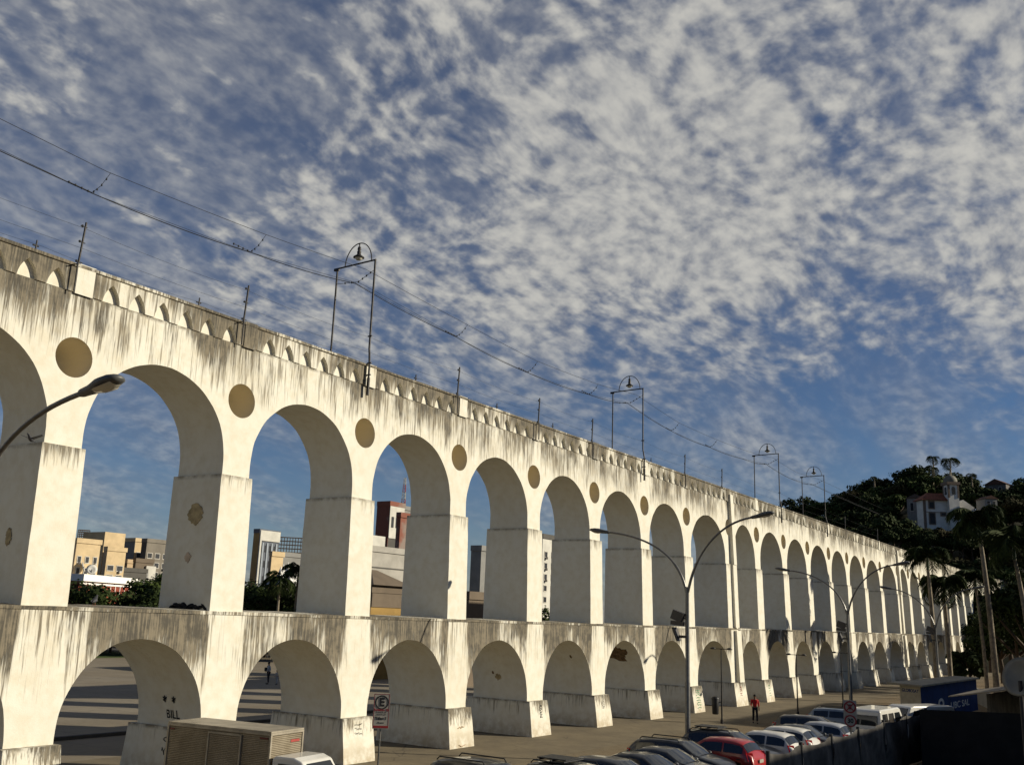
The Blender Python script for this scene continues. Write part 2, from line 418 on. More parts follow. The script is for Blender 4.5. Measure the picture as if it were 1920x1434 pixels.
def wall(level):
    mb = MB()
    if level == 'up': z0, z1, hw, spring, crown, yf, yb = ZI, ZT, .66, 11.35, 14.30, .09, TH-.12
    else: z0, z1, hw, spring, crown, yf, yb = ZP, ZL-.02, .80, 1.95, 4.86, -.07, TH+.42
    for k in KS:
        x = XK[k]; W = hw+WIDE.get(k, 0)
        xl = (XK[k-1]+x)/2 if k-1 in XK else x-SP/2
        xr = (XK[k+1]+x)/2 if k+1 in XK else x+W
        poly = [(xl, z1)]
        if k-1 in XK:
            Wl = hw+WIDE.get(k-1, 0)
            a = [p for p in arcpts(XK[k-1]+Wl, x-W, spring, crown) if p[0] > (XK[k-1]+Wl+x-W)/2+.01]
            mid = (XK[k-1]+Wl+x-W)/2
            poly = [(mid, z1), (mid, crown)]+[(p[0]+wob(*p), p[1]+wob(p[1], p[0])) for p in a[:-1]]+[(x-W, spring)]
        else: poly = [(x-W, z1), (x-W, spring)]
        poly += [(x-W, z0), (x+W, z0)]
        if k+1 in XK:
            Wr = hw+WIDE.get(k+1, 0)
            mid = (x+W+XK[k+1]-Wr)/2
            a = [p for p in arcpts(x+W, XK[k+1]-Wr, spring, crown) if p[0] < mid-.01]
            poly += [(x+W, spring)]+[(p[0]+wob(*p), p[1]+wob(p[1], p[0])) for p in a[1:]]+[(mid, crown), (mid, z1)]
        else: poly += [(x+W, spring), (x+W, z1)]
        holes = []
        if level == 'up':
            holes = [[(x+.67*math.cos(2*math.pi*i/36), 13.77+.67*math.sin(2*math.pi*i/36)) for i in range(36)][::-1]]
        def fn(u, v, side, yf=yf, yb=yb): return (u, (FY(v)+yf) if side == 0 else FY(ZT)+yb, v)
        mids = set()
        mb.prism(ccw(poly), fn, holes, skip=lambda p, q: abs(p[0]-q[0]) < 1e-6 and abs(p[1]-q[1]) > .5 and max(p[1], q[1]) > z1-.01 and min(p[1], q[1]) > crown-.01)
    def uvfn(co, p):
        cx = p.center.x; k = near_pier(cx); return (co.x-XK[k], co.z)
    return mb, uvfn
mb, uvf = wall('up'); apart(mb, 'upper_arcade_wall', M_up, uvf)
mb, uvf = wall('low'); apart(mb, 'lower_arcade_wall', M_low, uvf)
def rough_box(mb, x0, x1, y0, y1, z0, z1, dx=0., dy=0., seg=.5, a=.012, bk=None):
    """box with slightly uneven faces; battered by dx (sides) and dy (front, back) at the foot"""
    nx, ny, nz = max(2, int((x1-x0)/seg)), max(2, int((y1-y0)/seg)), max(2, int((z1-z0)/seg))
    def P_(i, j, l):
        t = 1-l/nz
        X = x0-dx*t+(x1-x0+2*dx*t)*i/nx; Y = y0-dy*t+(y1-y0+dy*t+(dy if bk is None else bk)*t)*j/ny; Z = z0+(z1-z0)*l/nz
        n_ = noise.noise_vector(Vector((X*1.3, Y*1.3, Z*1.3)))*a
        if l == 0: n_.z = -.05
        return Vector((X, Y, Z))+n_
    def grid(fn, A, B):
        vs = [fn(i, j) for i in range(A+1) for j in range(B+1)]
        mb.add(vs, [(i*(B+1)+j, (i+1)*(B+1)+j, (i+1)*(B+1)+j+1, i*(B+1)+j+1) for i in range(A) for j in range(B)])
    grid(lambda i, l: P_(i, 0, l), nx, nz); grid(lambda i, l: P_(nx-i, ny, l), nx, nz)
    grid(lambda j, l: P_(0, ny-j, l), ny, nz); grid(lambda j, l: P_(nx, j, l), ny, nz)
    grid(lambda i, j: P_(i, j, nz), nx, ny)
for k in KS:
    x = XK[k]; W = .77+WIDE.get(k, 0)
    mb = MB()
    mb_y0 = FY(ZL)+.0
    vsx = []
    rough_box(mb, x-W+.01, x+W-.01, FY(ZI), FY(ZT)+TH, ZL-.02, ZI+.03, dx=.015, dy=FY(ZI)-FY(ZL), bk=.02)
    apart(mb, 'pier', M_jac)
    mb = MB(); W2 = .93+WIDE.get(k, 0)
    rough_box(mb, x-W2, x+W2, FY(ZP)-.30, FY(ZT)+TH+.75, 0, ZP, dx=.05, dy=.26, a=.022, bk=.2)
    apart(mb, 'plinth', M_pl)
# ledge between the two tiers
mb = MB()
xs = [XK[-2]-1+i*.6 for i in range(int((XK[24]+.9-XK[-2]+1)/.6)+1)]
def lg(x, j):
    n_ = noise.noise(Vector((x*.9, j*3.1, .7)))
    yy = [FY(ZL)-.10, FY(ZL)-.105, FY(ZL)+.7, FY(ZL)+1.9, FY(ZT)+TH+.46][j]
    zz = [ZL-.13, ZL-.02, ZL+.02, ZL+.05, ZL+.045][j]
    return (x, yy+n_*.025, zz+n_*.02)
vs = [lg(x, j) for x in xs for j in range(5)]
mb.add(vs, [(i*5+j, (i+1)*5+j, (i+1)*5+j+1, i*5+j+1) for i in range(len(xs)-1) for j in range(4)])
mb.add([(x, y, ZL-.13) for x in (xs[0], xs[-1]) for y in (FY(ZL)-.10, FY(ZT)+TH+.46)], [(0, 1, 3, 2)])
apart(mb, 'ledge', M_ledge)
# buttresses on the two wide piers
for k in (8, 16):
    x = XK[k]; mb = MB()
    for z0, z1, p0, p1, w_ in ((ZP, ZL-.2, .42, .30, .98), (ZI, ZT+.55, .26, .16, .62), (ZL+.05, ZI, .22, .2, .80)):
        xa = x+.36-w_/2; xb = xa+w_
        mb.hexa([(xa, FY(z0)-p0, z0), (xb, FY(z0)-p0, z0), (xb, FY(z0)+.3, z0), (xa, FY(z0)+.3, z0)],
                [(xa, FY(z1)-p1, z1), (xb, FY(z1)-p1, z1), (xb, FY(z1)+.3, z1), (xa, FY(z1)+.3, z1)])
    apart(mb, 'buttress', M_clean)
# deck and parapets
XA, XB = XK[-2]-1, XK[24]+.7
apart(MB().span((XA, 29.40, ZT-.04), (XB, 31.74, ZT+.03)), 'deck', M_ledge)
PZ0, PZ1 = ZT+.02, 16.80
postx = []
for k in KS[:-1]:
    postx.append(XK[k]+(.1 if k else 0))
postx.append(XK[24]+.3)
mb = MB()
for i in range(len(postx)-1):
    p0_, p1_ = postx[i]+.31, postx[i+1]-.31
    n = 6 if p1_-p0_ < 7.2 else 7
    a, b = p0_+.24, p1_-.16
    pit = (b-a)/n; mb = MB()
    for q in range(n):
        cxx = a+pit*(q+.5); hw_ = .335; x0, x1 = (a+pit*q if q else p0_), (a+pit*(q+1) if q < n-1 else p1_)
        zt_ = PZ0+.64
        L = [(cxx-hw_, PZ0)]+[(cxx-hw_+hw_*(t*t*.55+t*.45), PZ0+.64*(t**.75)) for t in (.15, .3, .45, .6, .75, .9)]+[(cxx, zt_)]
        Rr = [(2*cxx-p[0], p[1]) for p in L[:-1][::-1]]
        poly = [(x0, PZ0)]+L+Rr+[(x1, PZ0), (x1, PZ1), (x0, PZ1)]
        mb.prism(ccw(poly), lambda u, v, s_: (u, 29.33+(0 if s_ == 0 else .18), v),
                 skip=lambda p, q_: (abs(p[0]-q_[0]) < 1e-6 and (abs(p[0]-x0) < 1e-6 or abs(p[0]-x1) < 1e-6)))
    bm_ = {}                      # weld the cells so each screen between two posts is one piece
    idx = []
    for v in mb.v: idx.append(bm_.setdefault(tuple(round(c, 4) for c in v), len(bm_)))
    mb.v = list(bm_.keys()); mb.f = [tuple(idx[k] for k in f) for f in mb.f]
    apart(mb, 'parapet_screen', M_par)
apart(MB().span((XA, 29.505, PZ0), (XB, 29.72, PZ1)), 'parapet_back', M_clean)
mb = MB()
for i in range(int((XB-XA)/1.2)):
    x0 = XA+i*1.2; n_ = noise.noise(Vector((x0*.8, 0, 0)))
    mb.span((x0, 29.27+n_*.03, PZ1+.003), (x0+1.197, 29.76, PZ1+.10+n_*.03))
apart(mb, 'parapet_coping', M_par)
apart(MB().span((XA, 31.50, PZ0), (XB, 31.80, PZ1+.02)), 'rear_parapet', M_par)
for i, x in enumerate(postx):
    mb = MB(); ww = .33 if i % 3 else .30
    rough_box(mb, x-ww, x+ww, 29.285, 29.78, PZ0, PZ1+.13, a=.008)
    apart(mb, 'parapet_post', M_clean if i % 3 == 2 or i == 4 else M_par)
# cracked edges: plaster patches lost
def blob(cx, cy, rx, ry, seed, n=40, rag=.35):
    return [(cx+rx*math.cos(2*math.pi*i/n)*(1+rag*noise.noise(Vector((math.cos(2*math.pi*i/n)*4.1+seed, math.sin(2*math.pi*i/n)*4.1, seed)))*1.6),
             cy+ry*math.sin(2*math.pi*i/n)*(1+rag*noise.noise(Vector((math.cos(2*math.pi*i/n)*2.3, math.sin(2*math.pi*i/n)*4.1+seed, 5+seed)))*1.6)) for i in range(n)]
M_tan = mat('bare_plaster_tan', (.34, .27, .15), .95, var=.3, vs=4)
M_brick = mat('bare_brick_brown', (.13, .085, .045), .95, var=.45, vs=5, bump=.5, bs=14)
M_pink = mat('pink_patch', (.48, .38, .28), .95, var=.2)
def patch(name, m_, poly, xfn, label=None):
    mb = MB(); mb.prism(ccw(poly), lambda u, v, s_: (xfn(u, v)-(.006 if s_ == 0 else -.01), u, v))
    o = apart(mb, name, m_); 
    if label: o['label'] = label
x1 = XK[1]-.77-.035
patch('bare_patch', M_tan, blob(30.35, 9.35, .40, .40, 1.2, 60, .2), lambda u, v: x1+.012, 'tan patch of bare plaster on the shaded side of the pier')
patch('bare_patch', M_pink, blob(30.5, 7.75, .16, .17, 4.2), lambda u, v: x1+.012)
patch('bare_patch', M_tan, blob(30.2, 7.9, .14, .26, 2.2), lambda u, v: XK[0]-.77-.025)
def intr(k, v, spring=1.95, crown=4.86, hw=.80):      # x of the intrados at height v on the left side of pier k
    xa, xb = XK[k-1]+hw+WIDE.get(k-1, 0), XK[k]-hw-WIDE.get(k, 0)
    if v <= spring: return xb
    return (xa+xb)/2+(xb-xa)/2*math.sqrt(max(0, 1-((v-spring)/(crown-spring))**2))
def intr_patch(name, m_, k, cy, cz, ry, rz_, seed, rag=.35, label=None):
    mb = MB(); N = 14
    for a in range(N):          # rings follow the curve of the vault
        pass
    B = blob(0, 0, 1, 1, seed, 44, rag)
    vs = []; rings = [1., .75, .5, .25, .02]
    for q in rings:
        for p in B:
            y, z = cy+p[0]*ry*q, cz+p[1]*rz_*q
            vs.append((intr(k, z)-.014, y, z))
    n = len(B)
    fs = [(i*n+j, i*n+(j+1) % n, (i+1)*n+(j+1) % n, (i+1)*n+j) for i in range(len(rings)-1) for j in range(n)]
    mb.add(vs, fs)
    o = mb.build(name, m_, None)
    for v in o.data.vertices: v.co -= AO
    o.parent = aq
    if label: o['label'] = label
intr_patch('bare_patch', M_brick, 6, 30.5, 3.95, .85, .50, 7.7, .42, 'large brown patch where plaster has fallen inside the lower arch')
intr_patch('bare_patch', M_brick, 6, 31.2, 4.15, .35, .3, 3.1, .6)
intr_patch('bare_patch', M_tan, 4, 30.6, 2.9, .2, .16, 1.9)
intr_patch('bare_patch', M_brick, 5, 29.9, 3.9, .07, .10, 2.9)
intr_patch('bare_patch', M_brick, 4, 30.9, 3.1, .07, .08, 5.9)
# graffiti on pier 1 and plinths
M_graf = mat('black_spray_paint', (.02, .02, .02), .7)
M_grafg = mat('green_spray_paint', (.10, .32, .16), .7)
M_grafr = mat('red_spray_paint', (.35, .10, .07), .7)
def wp(q): return Vector((q.x, q.y, q.z))-AO
text('graffiti', 'BILL', .40, M_graf, aq, frame((XK[1]-.83, 30.30, 2.18), (0, -1, 0), (0, 0, 1)), .006, lambda q: Vector((intr(1, q.z)-.02, q.y+.05*math.sin(q.z*9), q.z))-AO)
text('graffiti', '*  *', .5, M_graf, aq, frame((XK[1]-.83, 30.5, 2.6), (0, -1, 0), (0, 0, 1)), .012, lambda q: Vector((intr(1, q.z)-.02, q.y, q.z))-AO)
def scrawl(pts, r_, m_, off=AO):
    mb = MB()
    mb.tube([Vector(p) for p in pts], r_, 4); o = mb.build('graffiti', m_)
    for v in o.data.vertices: v.co -= AO
    o.parent = aq
def plinth_x(k, z, side=-1): return XK[k]+side*(.93+WIDE.get(k, 0)+.05*(1-z/ZP))
g = [(plinth_x(1, 1.3)-.012, 30.3+.22*math.cos(t*.5), 1.35+.08*math.sin(t*.5)) for t in range(14)]
scrawl(g, .014, M_graf)
scrawl([(plinth_x(1, .9)-.012, 30.55-.05*i+.05*math.sin(i*2.4), .95+.14*math.sin(i*2.1)) for i in range(16)], .013, M_graf)
scrawl([(plinth_x(1, 1.3)-.012, 29.72-.03*i+.04*math.sin(i*2), 1.33+.1*math.sin(i*1.7)) for i in range(9)], .011, M_graf)
def front_scrawl(k, z0, z1, w_, m_, n, seed, r_=.012, x_off=0.):
    rr = random.Random(seed)
    for q in range(n):
        z = z0+(z1-z0)*q/max(1, n-1)
        p = [(XK[k]+x_off-w_/2+w_*t/6+rr.uniform(-.02, .02), 0, z+rr.uniform(-.05, .05)) for t in range(7)]
        scrawl([(a[0], FY(ZP)-.325-.26*(1-a[2]/ZP), a[2]) for a in p], r_, m_)
front_scrawl(2, 1.15, 1.5, .4, M_graf, 3, 1, .010)
front_scrawl(4, .95, 1.5, .22, M_graf, 6, 2, .014, .1)
front_scrawl(5, 1.05, 1.35, .3, M_graf, 4, 3, .008)
front_scrawl(7, .35, 1.5, .7, M_grafg, 8, 4, .016)
front_scrawl(8, .8, 1.4, .4, M_grafr, 5, 5, .014)
front_scrawl(9, .5, 1.3, .4, M_grafg, 5, 6, .013)
front_scrawl(3, .1, .9, .5, mat('tan_stain', (.5, .38, .25), .9), 2, 8, .02)
# far stretch of the aqueduct past the bend, seen between the palm trunks
mb = MB(); D0 = Vector((XK[24]+1, 29.5, 0)); dr = Vector((math.cos(R(-9)), math.sin(R(-9)), 0)); nn = Vector((-dr.y, dr.x, 0))
for i in range(5):
    s0 = i*7.5
    poly = [(s0, ZL+2), (s0+1.4, ZL+2), (s0+1.4, 11.3)]+[(s0+4.45-3.05*math.cos(math.pi*q/20), 11.3+2.9*math.sin(math.pi*q/20)) for q in range(1, 20)]+[(s0+7.5, 11.3), (s0+7.5, 16.6), (s0, 16.6)]
    poly2 = [(s0, 0), (s0+1.4, 0), (s0+1.4, ZL+2), (s0, ZL+2)]
    for pl in (poly, poly2): mb.prism(ccw(pl), lambda u, v, s_: D0+dr*u+nn*(0 if s_ == 0 else 2.4)+Vector((0, 0, v)))
apart(mb, 'far_arcade', M_up)

# ------------------------------------------------------------------ tram gantries, anti-climb poles, wires on top of the aqueduct
def gantry():
    g_ = thing('tram_gantry', 'x', 'gantry', group='tram wire gantries on top of the aqueduct')
    zt = 21.95-PZ0
    # near pole stands proud of the wall front and jogs in above the parapet
    MB().tube([(0, -1.24, -.45), (0, -1.24, .85), (0, -1.22, 1.1), (.08, -1.12, 1.45), (.1, -1.07, 1.7), (.1, -1.05, zt)], .048, 8).tube([(0, -1.24, -.5), (0, -1.24, .3)], .07, 8).build('near_pole', M_iron, g_)
    MB().tube([(.1, 1.30, 0), (.1, 1.30, zt-.05)], .045, 8).build('far_pole', M_iron, g_)
    MB().tube([(.1, -1.1, zt-.02), (.1, 1.42, zt-.08)], .04, 8).box((.1, 1.34, zt-.12), (.1, .3, .12)).build('cross_beam', M_iron, g_)
    MB().tube([(.1, .82*math.cos(t), zt-.04+1.02*math.sin(t)) for t in [math.pi*i/20 for i in range(21)]], .026, 6).build('lamp_hoop', M_iron, g_)
    lp = MB().tube([(.1, 0, zt+.98), (.1, 0, zt+.80)], .03, 6).lathe([(.0, .80), (.07, .79), (.09, .66), (.06, .62), (.10, .56), (.09, .44), (.11, .40), (.25, .30), (.27, .26), (.2, .24)], (.1, 0, zt), 16).build('hanging_lamp', M_iron, g_)
    MB().lathe([(.0, .12), (.10, .14), (.17, .2), (.19, .245)], (.1, 0, zt), 14).build('lamp_bowl', M_lampg, lp)
    mb = MB(); zz = zt-.95
    mb.tube([(.1, -1.05, zz+.45), (.1, -.1, zz), (.1, 1.3, zz+.1)], .012, 5)
    for a, b, t in ((0, 1, .25), (0, 1, .5), (0, 1, .75), (1, 2, .0), (1, 2, .3), (1, 2, .6)):
        P_ = [Vector((.1, -1.05, zz+.45)), Vector((.1, -.1, zz)), Vector((.1, 1.3, zz+.1))]
        q = P_[a].lerp(P_[b], t); mb.lathe([(0, -.06), (.035, -.03), (.035, .03), (0, .06)], q, 8)
    mb.build('insulator_span', M_wire, g_)
    for z in (1.0, .45, 2.3):
        MB().box((.1 if z > 1.5 else 0.03, -1.06 if z > 1.5 else -1.2, z), (.06, .24, .05)).build('bracket', M_iron, g_)
    return g_
GX = [32.6, 61.25, 90.6, 105.6]
glab = ['tall iron tram gantry with hanging lamp, nearest and largest on the aqueduct', 'second iron tram gantry with hoop and hanging lamp along the aqueduct',
        'third iron tram gantry, overlapping the hill edge just left of the last one', 'farthest iron tram gantry with its posts against the wooded hill']
g0 = gantry(); g0.location = (GX[0], 30.4, PZ0); g0['label'] = glab[0]
for x, l in zip(GX[1:], glab[1:]): copy_tree(g0, (x, 30.4, PZ0), 0, l)

def antipole(near):
    a = thing('fence_pole', 'x', 'pole', group='short wire poles on the parapet')
    if near:
        MB().tube([(0, -.06, -.85), (0, -.06, .10)], .03, 6).tube([(0, -.06, .1), (-.2, .0, .0), (.05, .05, .12), (.08, .05, .2)], .022, 6).tube([(.08, .05, .12), (.16, .05, 1.62)], .038, 6).build('post', M_iron, a)
        mb = MB()
        for z in (.2, .9, 1.45): mb.tube([(.08-.10, .05, z), (.1+.12, .05, z)], .018, 6).lathe([(0, -.04), (.04, -.02), (.04, .04), (0, .06)], (.0+.03*z, .05, z), 8)
        mb.build('insulators', M_wire, a)
    else:
        MB().tube([(0, 0, -.1), (.03, 0, 1.3)], .03, 6).build('post', M_iron, a)
        mb = MB()
        for z in (.75, 1.1): mb.tube([(-.1, 0, z), (.12, 0, z)], .03, 6)
        mb.build('insulators', M_wire, a)
    return a
PX = [17.95, 25.15, 39.4, 47.3, 53.75, 68.3, 75.8, 113., 128.]
pl_lab = ['leaning iron wire pole on parapet above the nearest porthole', 'iron wire pole on parapet just left of the nearest tram gantry', 'iron wire pole on parapet, first to the right of the nearest gantry',
          'iron wire pole beside the bare parapet post between the first two gantries', 'iron wire pole on parapet just left of the second gantry', 'iron wire pole on parapet, first to the right of the second gantry',
          'iron wire pole on parapet above the first buttress', 'thin wire pole on parapet against the wooded hill', 'farthest thin wire pole against the wooded hill']
a0 = antipole(True)
for i, (x, l) in enumerate(zip(PX, pl_lab)):
    if i == 0: a0.location = (x, 29.2, 16.75); a0['label'] = l
    else: copy_tree(a0, (x, 29.2, 16.75), 0, l)
b0 = antipole(False)
for i, (x, l) in enumerate(zip([17.85, 24.9, 39.0, 46.6, 53.0, 67.6], ['short rear wire pole at far left edge of the parapet', 'short rear wire pole behind parapet over the second arch', 'short rear wire pole behind parapet left of the third near pole',
        'short rear wire pole peeping over parapet left of the bare post', 'short rear wire pole between two near poles, mid parapet', 'short rear wire pole just right of the second gantry'])):
    if i == 0: b0.location = (x, 31.65, 16.8); b0['label'] = l
    else: copy_tree(b0, (x, 31.65, 16.8), 0, l)

def catenary(name, pts, sag, r_, label, n=10, m_=None):
    mb = MB(); P_ = []
    for a, b in zip(pts[:-1], pts[1:]):
        a, b = Vector(a), Vector(b)
        for i in range(n):
            t = i/n; q = a.lerp(b, t); q.z -= sag*4*t*(1-t); P_.append(q)
    P_.append(Vector(pts[-1])); mb.tube(P_, r_, 4, smooth=False)
    return tag(mb.build(name, m_ or M_wire), label, 'wire', 'wires strung along the aqueduct')
gz = 21.95
sup = [3.0, 32.7, 61.35, 90.7, 105.7, 135.]
hang = [(19.0, 20.75, 20.03), (26.35, 21.05, 20.32), (40.8, 21.1, 20.46), (48.0, 20.8, 20.15), (55.6, 21.05, 20.4), (68.7, 20.9, 20.3), (76.5, 20.9, 20.3), (84, 21.1, 20.5), (98, 21.2, 20.6)]
# messenger cable: from gantry tops through the hanger tops
def msg_pts(idx, zg, yy):
    pts = []
    for i, x in enumerate(sup):
        pts.append((x, yy, zg))
        if i+1 < len(sup):
            for h in hang:
                if x < h[0] < sup[i+1]: pts.append((h[0], yy, h[idx]))
    return pts
catenary('messenger_wire', msg_pts(1, 21.55, 29.9), .02, .011, 'thin upper cable joining the tops of the tram gantries', 5)
catenary('trolley_wire', msg_pts(2, 20.95, 30.5), .10, .019, 'thick sagging trolley wire held by short hangers', 8)
catenary('trolley_wire', [(a, b+.12, c+.05) for a, b, c in msg_pts(2, 21.0, 30.5)], .02, .009, 'slack second wire twisted beside the thick trolley wire', 8)
catenary('span_wire', [(32.7, 30.3, 20.98), (40.8, 30.5, 20.5)], .0, .009, 'thin diagonal wire running down from the nearest gantry insulators')
for i, h in enumerate(hang):
    if h[0] > 80: continue
    mb = MB(); a, b = Vector((h[0]+.15, 29.9, h[1])), Vector((h[0]-.1, 30.45, h[2]))
    mb.tube([a, (a+b)/2-Vector((0, 0, .12)), b], .010, 4)
    for t in (.2, .45, .7, .9):
        mb.lathe([(0, -.05), (.03, -.03), (.03, .03), (0, .05)], a.lerp(b, t)-Vector((0, 0, .12*4*t*(1-t))), 6)
    mb.tube([b+Vector((-.9, 0, .04)), b+Vector((-.15, 0, .01)), b], .012, 4)
    for t in range(4): mb.lathe([(0, -.05), (.035, -.03), (.035, .03), (0, .05)], b+Vector((-.9+.25*t, 0, .012*(3-t))), 6)
    tag(mb.build('wire_hanger', M_wire), ['drooping insulator hanger at the far left above the first pole', 'drooping insulator hanger left of the nearest gantry', 'drooping insulator hanger just right of the nearest gantry',
        'drooping insulator hanger above the third near pole', 'drooping insulator hanger just left of the second gantry', 'drooping insulator hanger just right of the second gantry', 'drooping insulator hanger before the third gantry'][i], 'hanger', 'insulator hangers between trolley wire and cable')
near = [(3, 29.25, 18.2)]+[(x+.12, 29.25, 18.15) for x in [17.95, 25.15, 32.6, 39.4, 47.3, 53.75, 61.3, 68.3, 75.8, 90.6, 105.6, 113, 128]]
catenary('fence_wire', near, .10, .005, 'thin wire joining the tops of the near parapet poles')
catenary('fence_wire', [(a, b, 17.45) for a, b, c in near], .06, .005, 'lowest thin wire on the near parapet poles')
catenary('fence_wire', [(a, 31.65, 17.95) for a, b, c in near], .12, .005, 'thin wire along the rear parapet poles')

# ------------------------------------------------------------------ street lamps
def cobra(mb_, gl, base, d, s=1., drop=.05):
    """lamp head from base along unit direction d (horizontal)"""
    d = Vector(d).normalized(); sd_ = Vector((-d.y, d.x, 0)).normalized(); upv = sd_.cross(d)*-1
    if upv.z < 0: upv = -upv
    st = [(0, .05, .05, .05), (.08, .085, .075, .075), (.30, .10, .085, .09), (.42, .13, .10, .10), (.62, .185, .125, .09), (.85, .19, .115, .08), (1.02, .15, .08, .06), (1.10, .07, .03, .03)]
    n = 12; vs = []
    for l, w_, h, dn in st:
        for k in range(n):
            a = 2*math.pi*k/n; y = math.cos(a)*w_; z = math.sin(a); z = z*(h if z > 0 else dn)
            vs.append(Vector(base)+(d*l+sd_*y+upv*z)*s)
    fs = [(i*n+k, i*n+(k+1) % n, (i+1)*n+(k+1) % n, (i+1)*n+k) for i in range(len(st)-1) for k in range(n)]
    fs += [tuple(range(n))[::-1], tuple((len(st)-1)*n+k for k in range(n))]
    mb_.add(vs, fs, True)
    vs = []
    for l, w_, dd in [(.46, .10, .10), (.6, .16, .13), (.8, .165, .13), (.96, .11, .08)]:
        for y in (-1, -.5, 0, .5, 1): vs.append(Vector(base)+(d*l+sd_*y*w_-upv*dd*(1-.35*y*y)-upv*.0)*s)
    gl.add(vs, [(i*5+j, i*5+j+1, (i+1)*5+j+1, (i+1)*5+j) for i in range(3) for j in range(4)], True)
def street_lamp(loc, arms, fork, label, flood=True):
    s_ = thing('street_lamp', label, 'street lamp', loc, group='tall double-armed street lamps along the kerb')
    MB().tube([(0, 0, 0), (0, 0, fork*.45), (0, 0, fork*.46), (0, 0, fork)], [.125, .115, .10, .085], 12).tube([(0, 0, 0), (0, 0, .5)], .17, 12).build('pole', M_steel, s_)
    for dy, zt in arms:
        sg = 1 if dy > 0 else -1; L_ = abs(dy)-1.1
        P_ = [Vector((0, 0, fork-.35))]
        p0, p1, p2, p3 = Vector((0, sg*.03, fork-.3)), Vector((0, sg*.35, fork+1.5)), Vector((0, sg*L_*.5, zt-.25)), Vector((0, sg*L_, zt-.02))
        for i in range(1, 19):
            t = i/18; P_.append(p0*(1-t)**3+p1*3*t*(1-t)**2+p2*3*t*t*(1-t)+p3*t**3)
        ar = MB().tube(P_, [.065]*6+[.047]*13, 10).build('arm', M_steel, s_)
        h, gl = MB(), MB(); dirn = (P_[-1]-P_[-2]).normalized(); cobra(h, gl, P_[-1], dirn, 1.)
        hd = h.build('lamp_head', mat('lamp_housing', (.10, .10, .095), .5, .3, var=.2, vs=5), ar); gl.build('lens', M_lampg, hd, fix=False)
    if flood:
        for z, rz_, dx in ((6.35, 0, -.05), (5.55, 1, -.12)):
            f = MB(); y0 = .42
            if rz_ == 0: f.box((dx, y0, z), (.34, .55, .42), 0, .35).box((dx, y0+.02, z-.32), (.3, .6, .18), 0, .1)
            else: f.hexa([(dx-.2, y0-.1, z-.3), (dx+.2, y0-.1, z-.3), (dx+.2, y0-.02, z-.3), (dx-.2, y0-.02, z-.3)], [(dx-.2, y0+.1, z+.3), (dx+.2, y0+.1, z+.3), (dx+.2, y0+.22, z+.3), (dx-.2, y0+.22, z+.3)]).box((dx, y0-.22, z-.1), (.1, .3, .12))
            f.tube([(0, 0, z-.1), (0, y0-.1, z-.1)], .03, 6)
            fl = f.build('floodlight', mat('floodlight_metal', (.07, .065, .06), .5, .5), s_)
    return s_
street_lamp((9.75, 18.3, 0), [(-4.18, 9.45), (4.6, 9.3)], 7.1, 'nearest street lamp, only its curved arm and lamp head crossing the arches at left', False)
street_lamp((43, 18.3, 0), [(-4.15, 10.75), (5.1, 10.2)], 7.65, 'tall double-armed street lamp with floodlights rising in front of the parked cars')
street_lamp((70, 18.2, 0), [(-4.2, 10.35), (4.9, 9.95)], 7.30, 'double-armed street lamp behind the round traffic signs, middle one at right')
street_lamp((95, 17.2, 0), [(-4.2, 9.9), (4.6, 9.8)], 6.75, 'farthest double-armed street lamp among the palm trunks')
def park_lamp(loc, h, label, bin_=False):
    s_ = thing('park_lamp', label, 'lamp post', loc, group='short twin-head lamp posts on the pavement')
    MB().tube([(0, 0, 0), (0, 0, h*.3), (0, 0, h)], [.06, .05, .035], 8).tube([(0, 0, 0), (0, 0, .25)], .10, 8).build('pole', M_iron, s_)
    MB().tube([(0, -.5, h), (0, .5, h)], .025, 6).build('crossbar', M_iron, s_)
    for sg in (-1, 1): MB().lathe([(0, .10), (.12, .07), (.20, .0), (.17, -.03), (0, -.05)], (0, sg*.55, h-.0), 12).build('lamp_head', M_iron, s_)
    return s_
park_lamp((62.4, 24.25, 0), 4.55, 'short twin-head lamp post with litter bin at its foot')
park_lamp((73.3, 22.8, 0), 4.15, 'short twin-head lamp post right of the walker in red')
park_lamp((84.5, 22.6, 0), 4.2, 'farther short twin-head lamp post left of the middle street lamp')
lb = thing('litter_bin', 'dark narrow litter bin hung on the short lamp post', 'bin', (62.2, 24.6, 0))
MB().lathe([(.16, .55), (.20, .6), (.235, 1.45), (.22, 1.5)], (0, 0, 0), 14).lathe([(0, .55), (.16, .55)], n=14).build('body', M_blackp, lb)
MB().lathe([(.24, 1.44), (.25, 1.52), (.15, 1.62), (0, 1.64)], n=14).build('lid', M_blackp, lb)
MB().tube([(.0, -.2, 1.3), (.1, -.38, 1.3)], .03, 6).build('bracket', M_iron, lb)

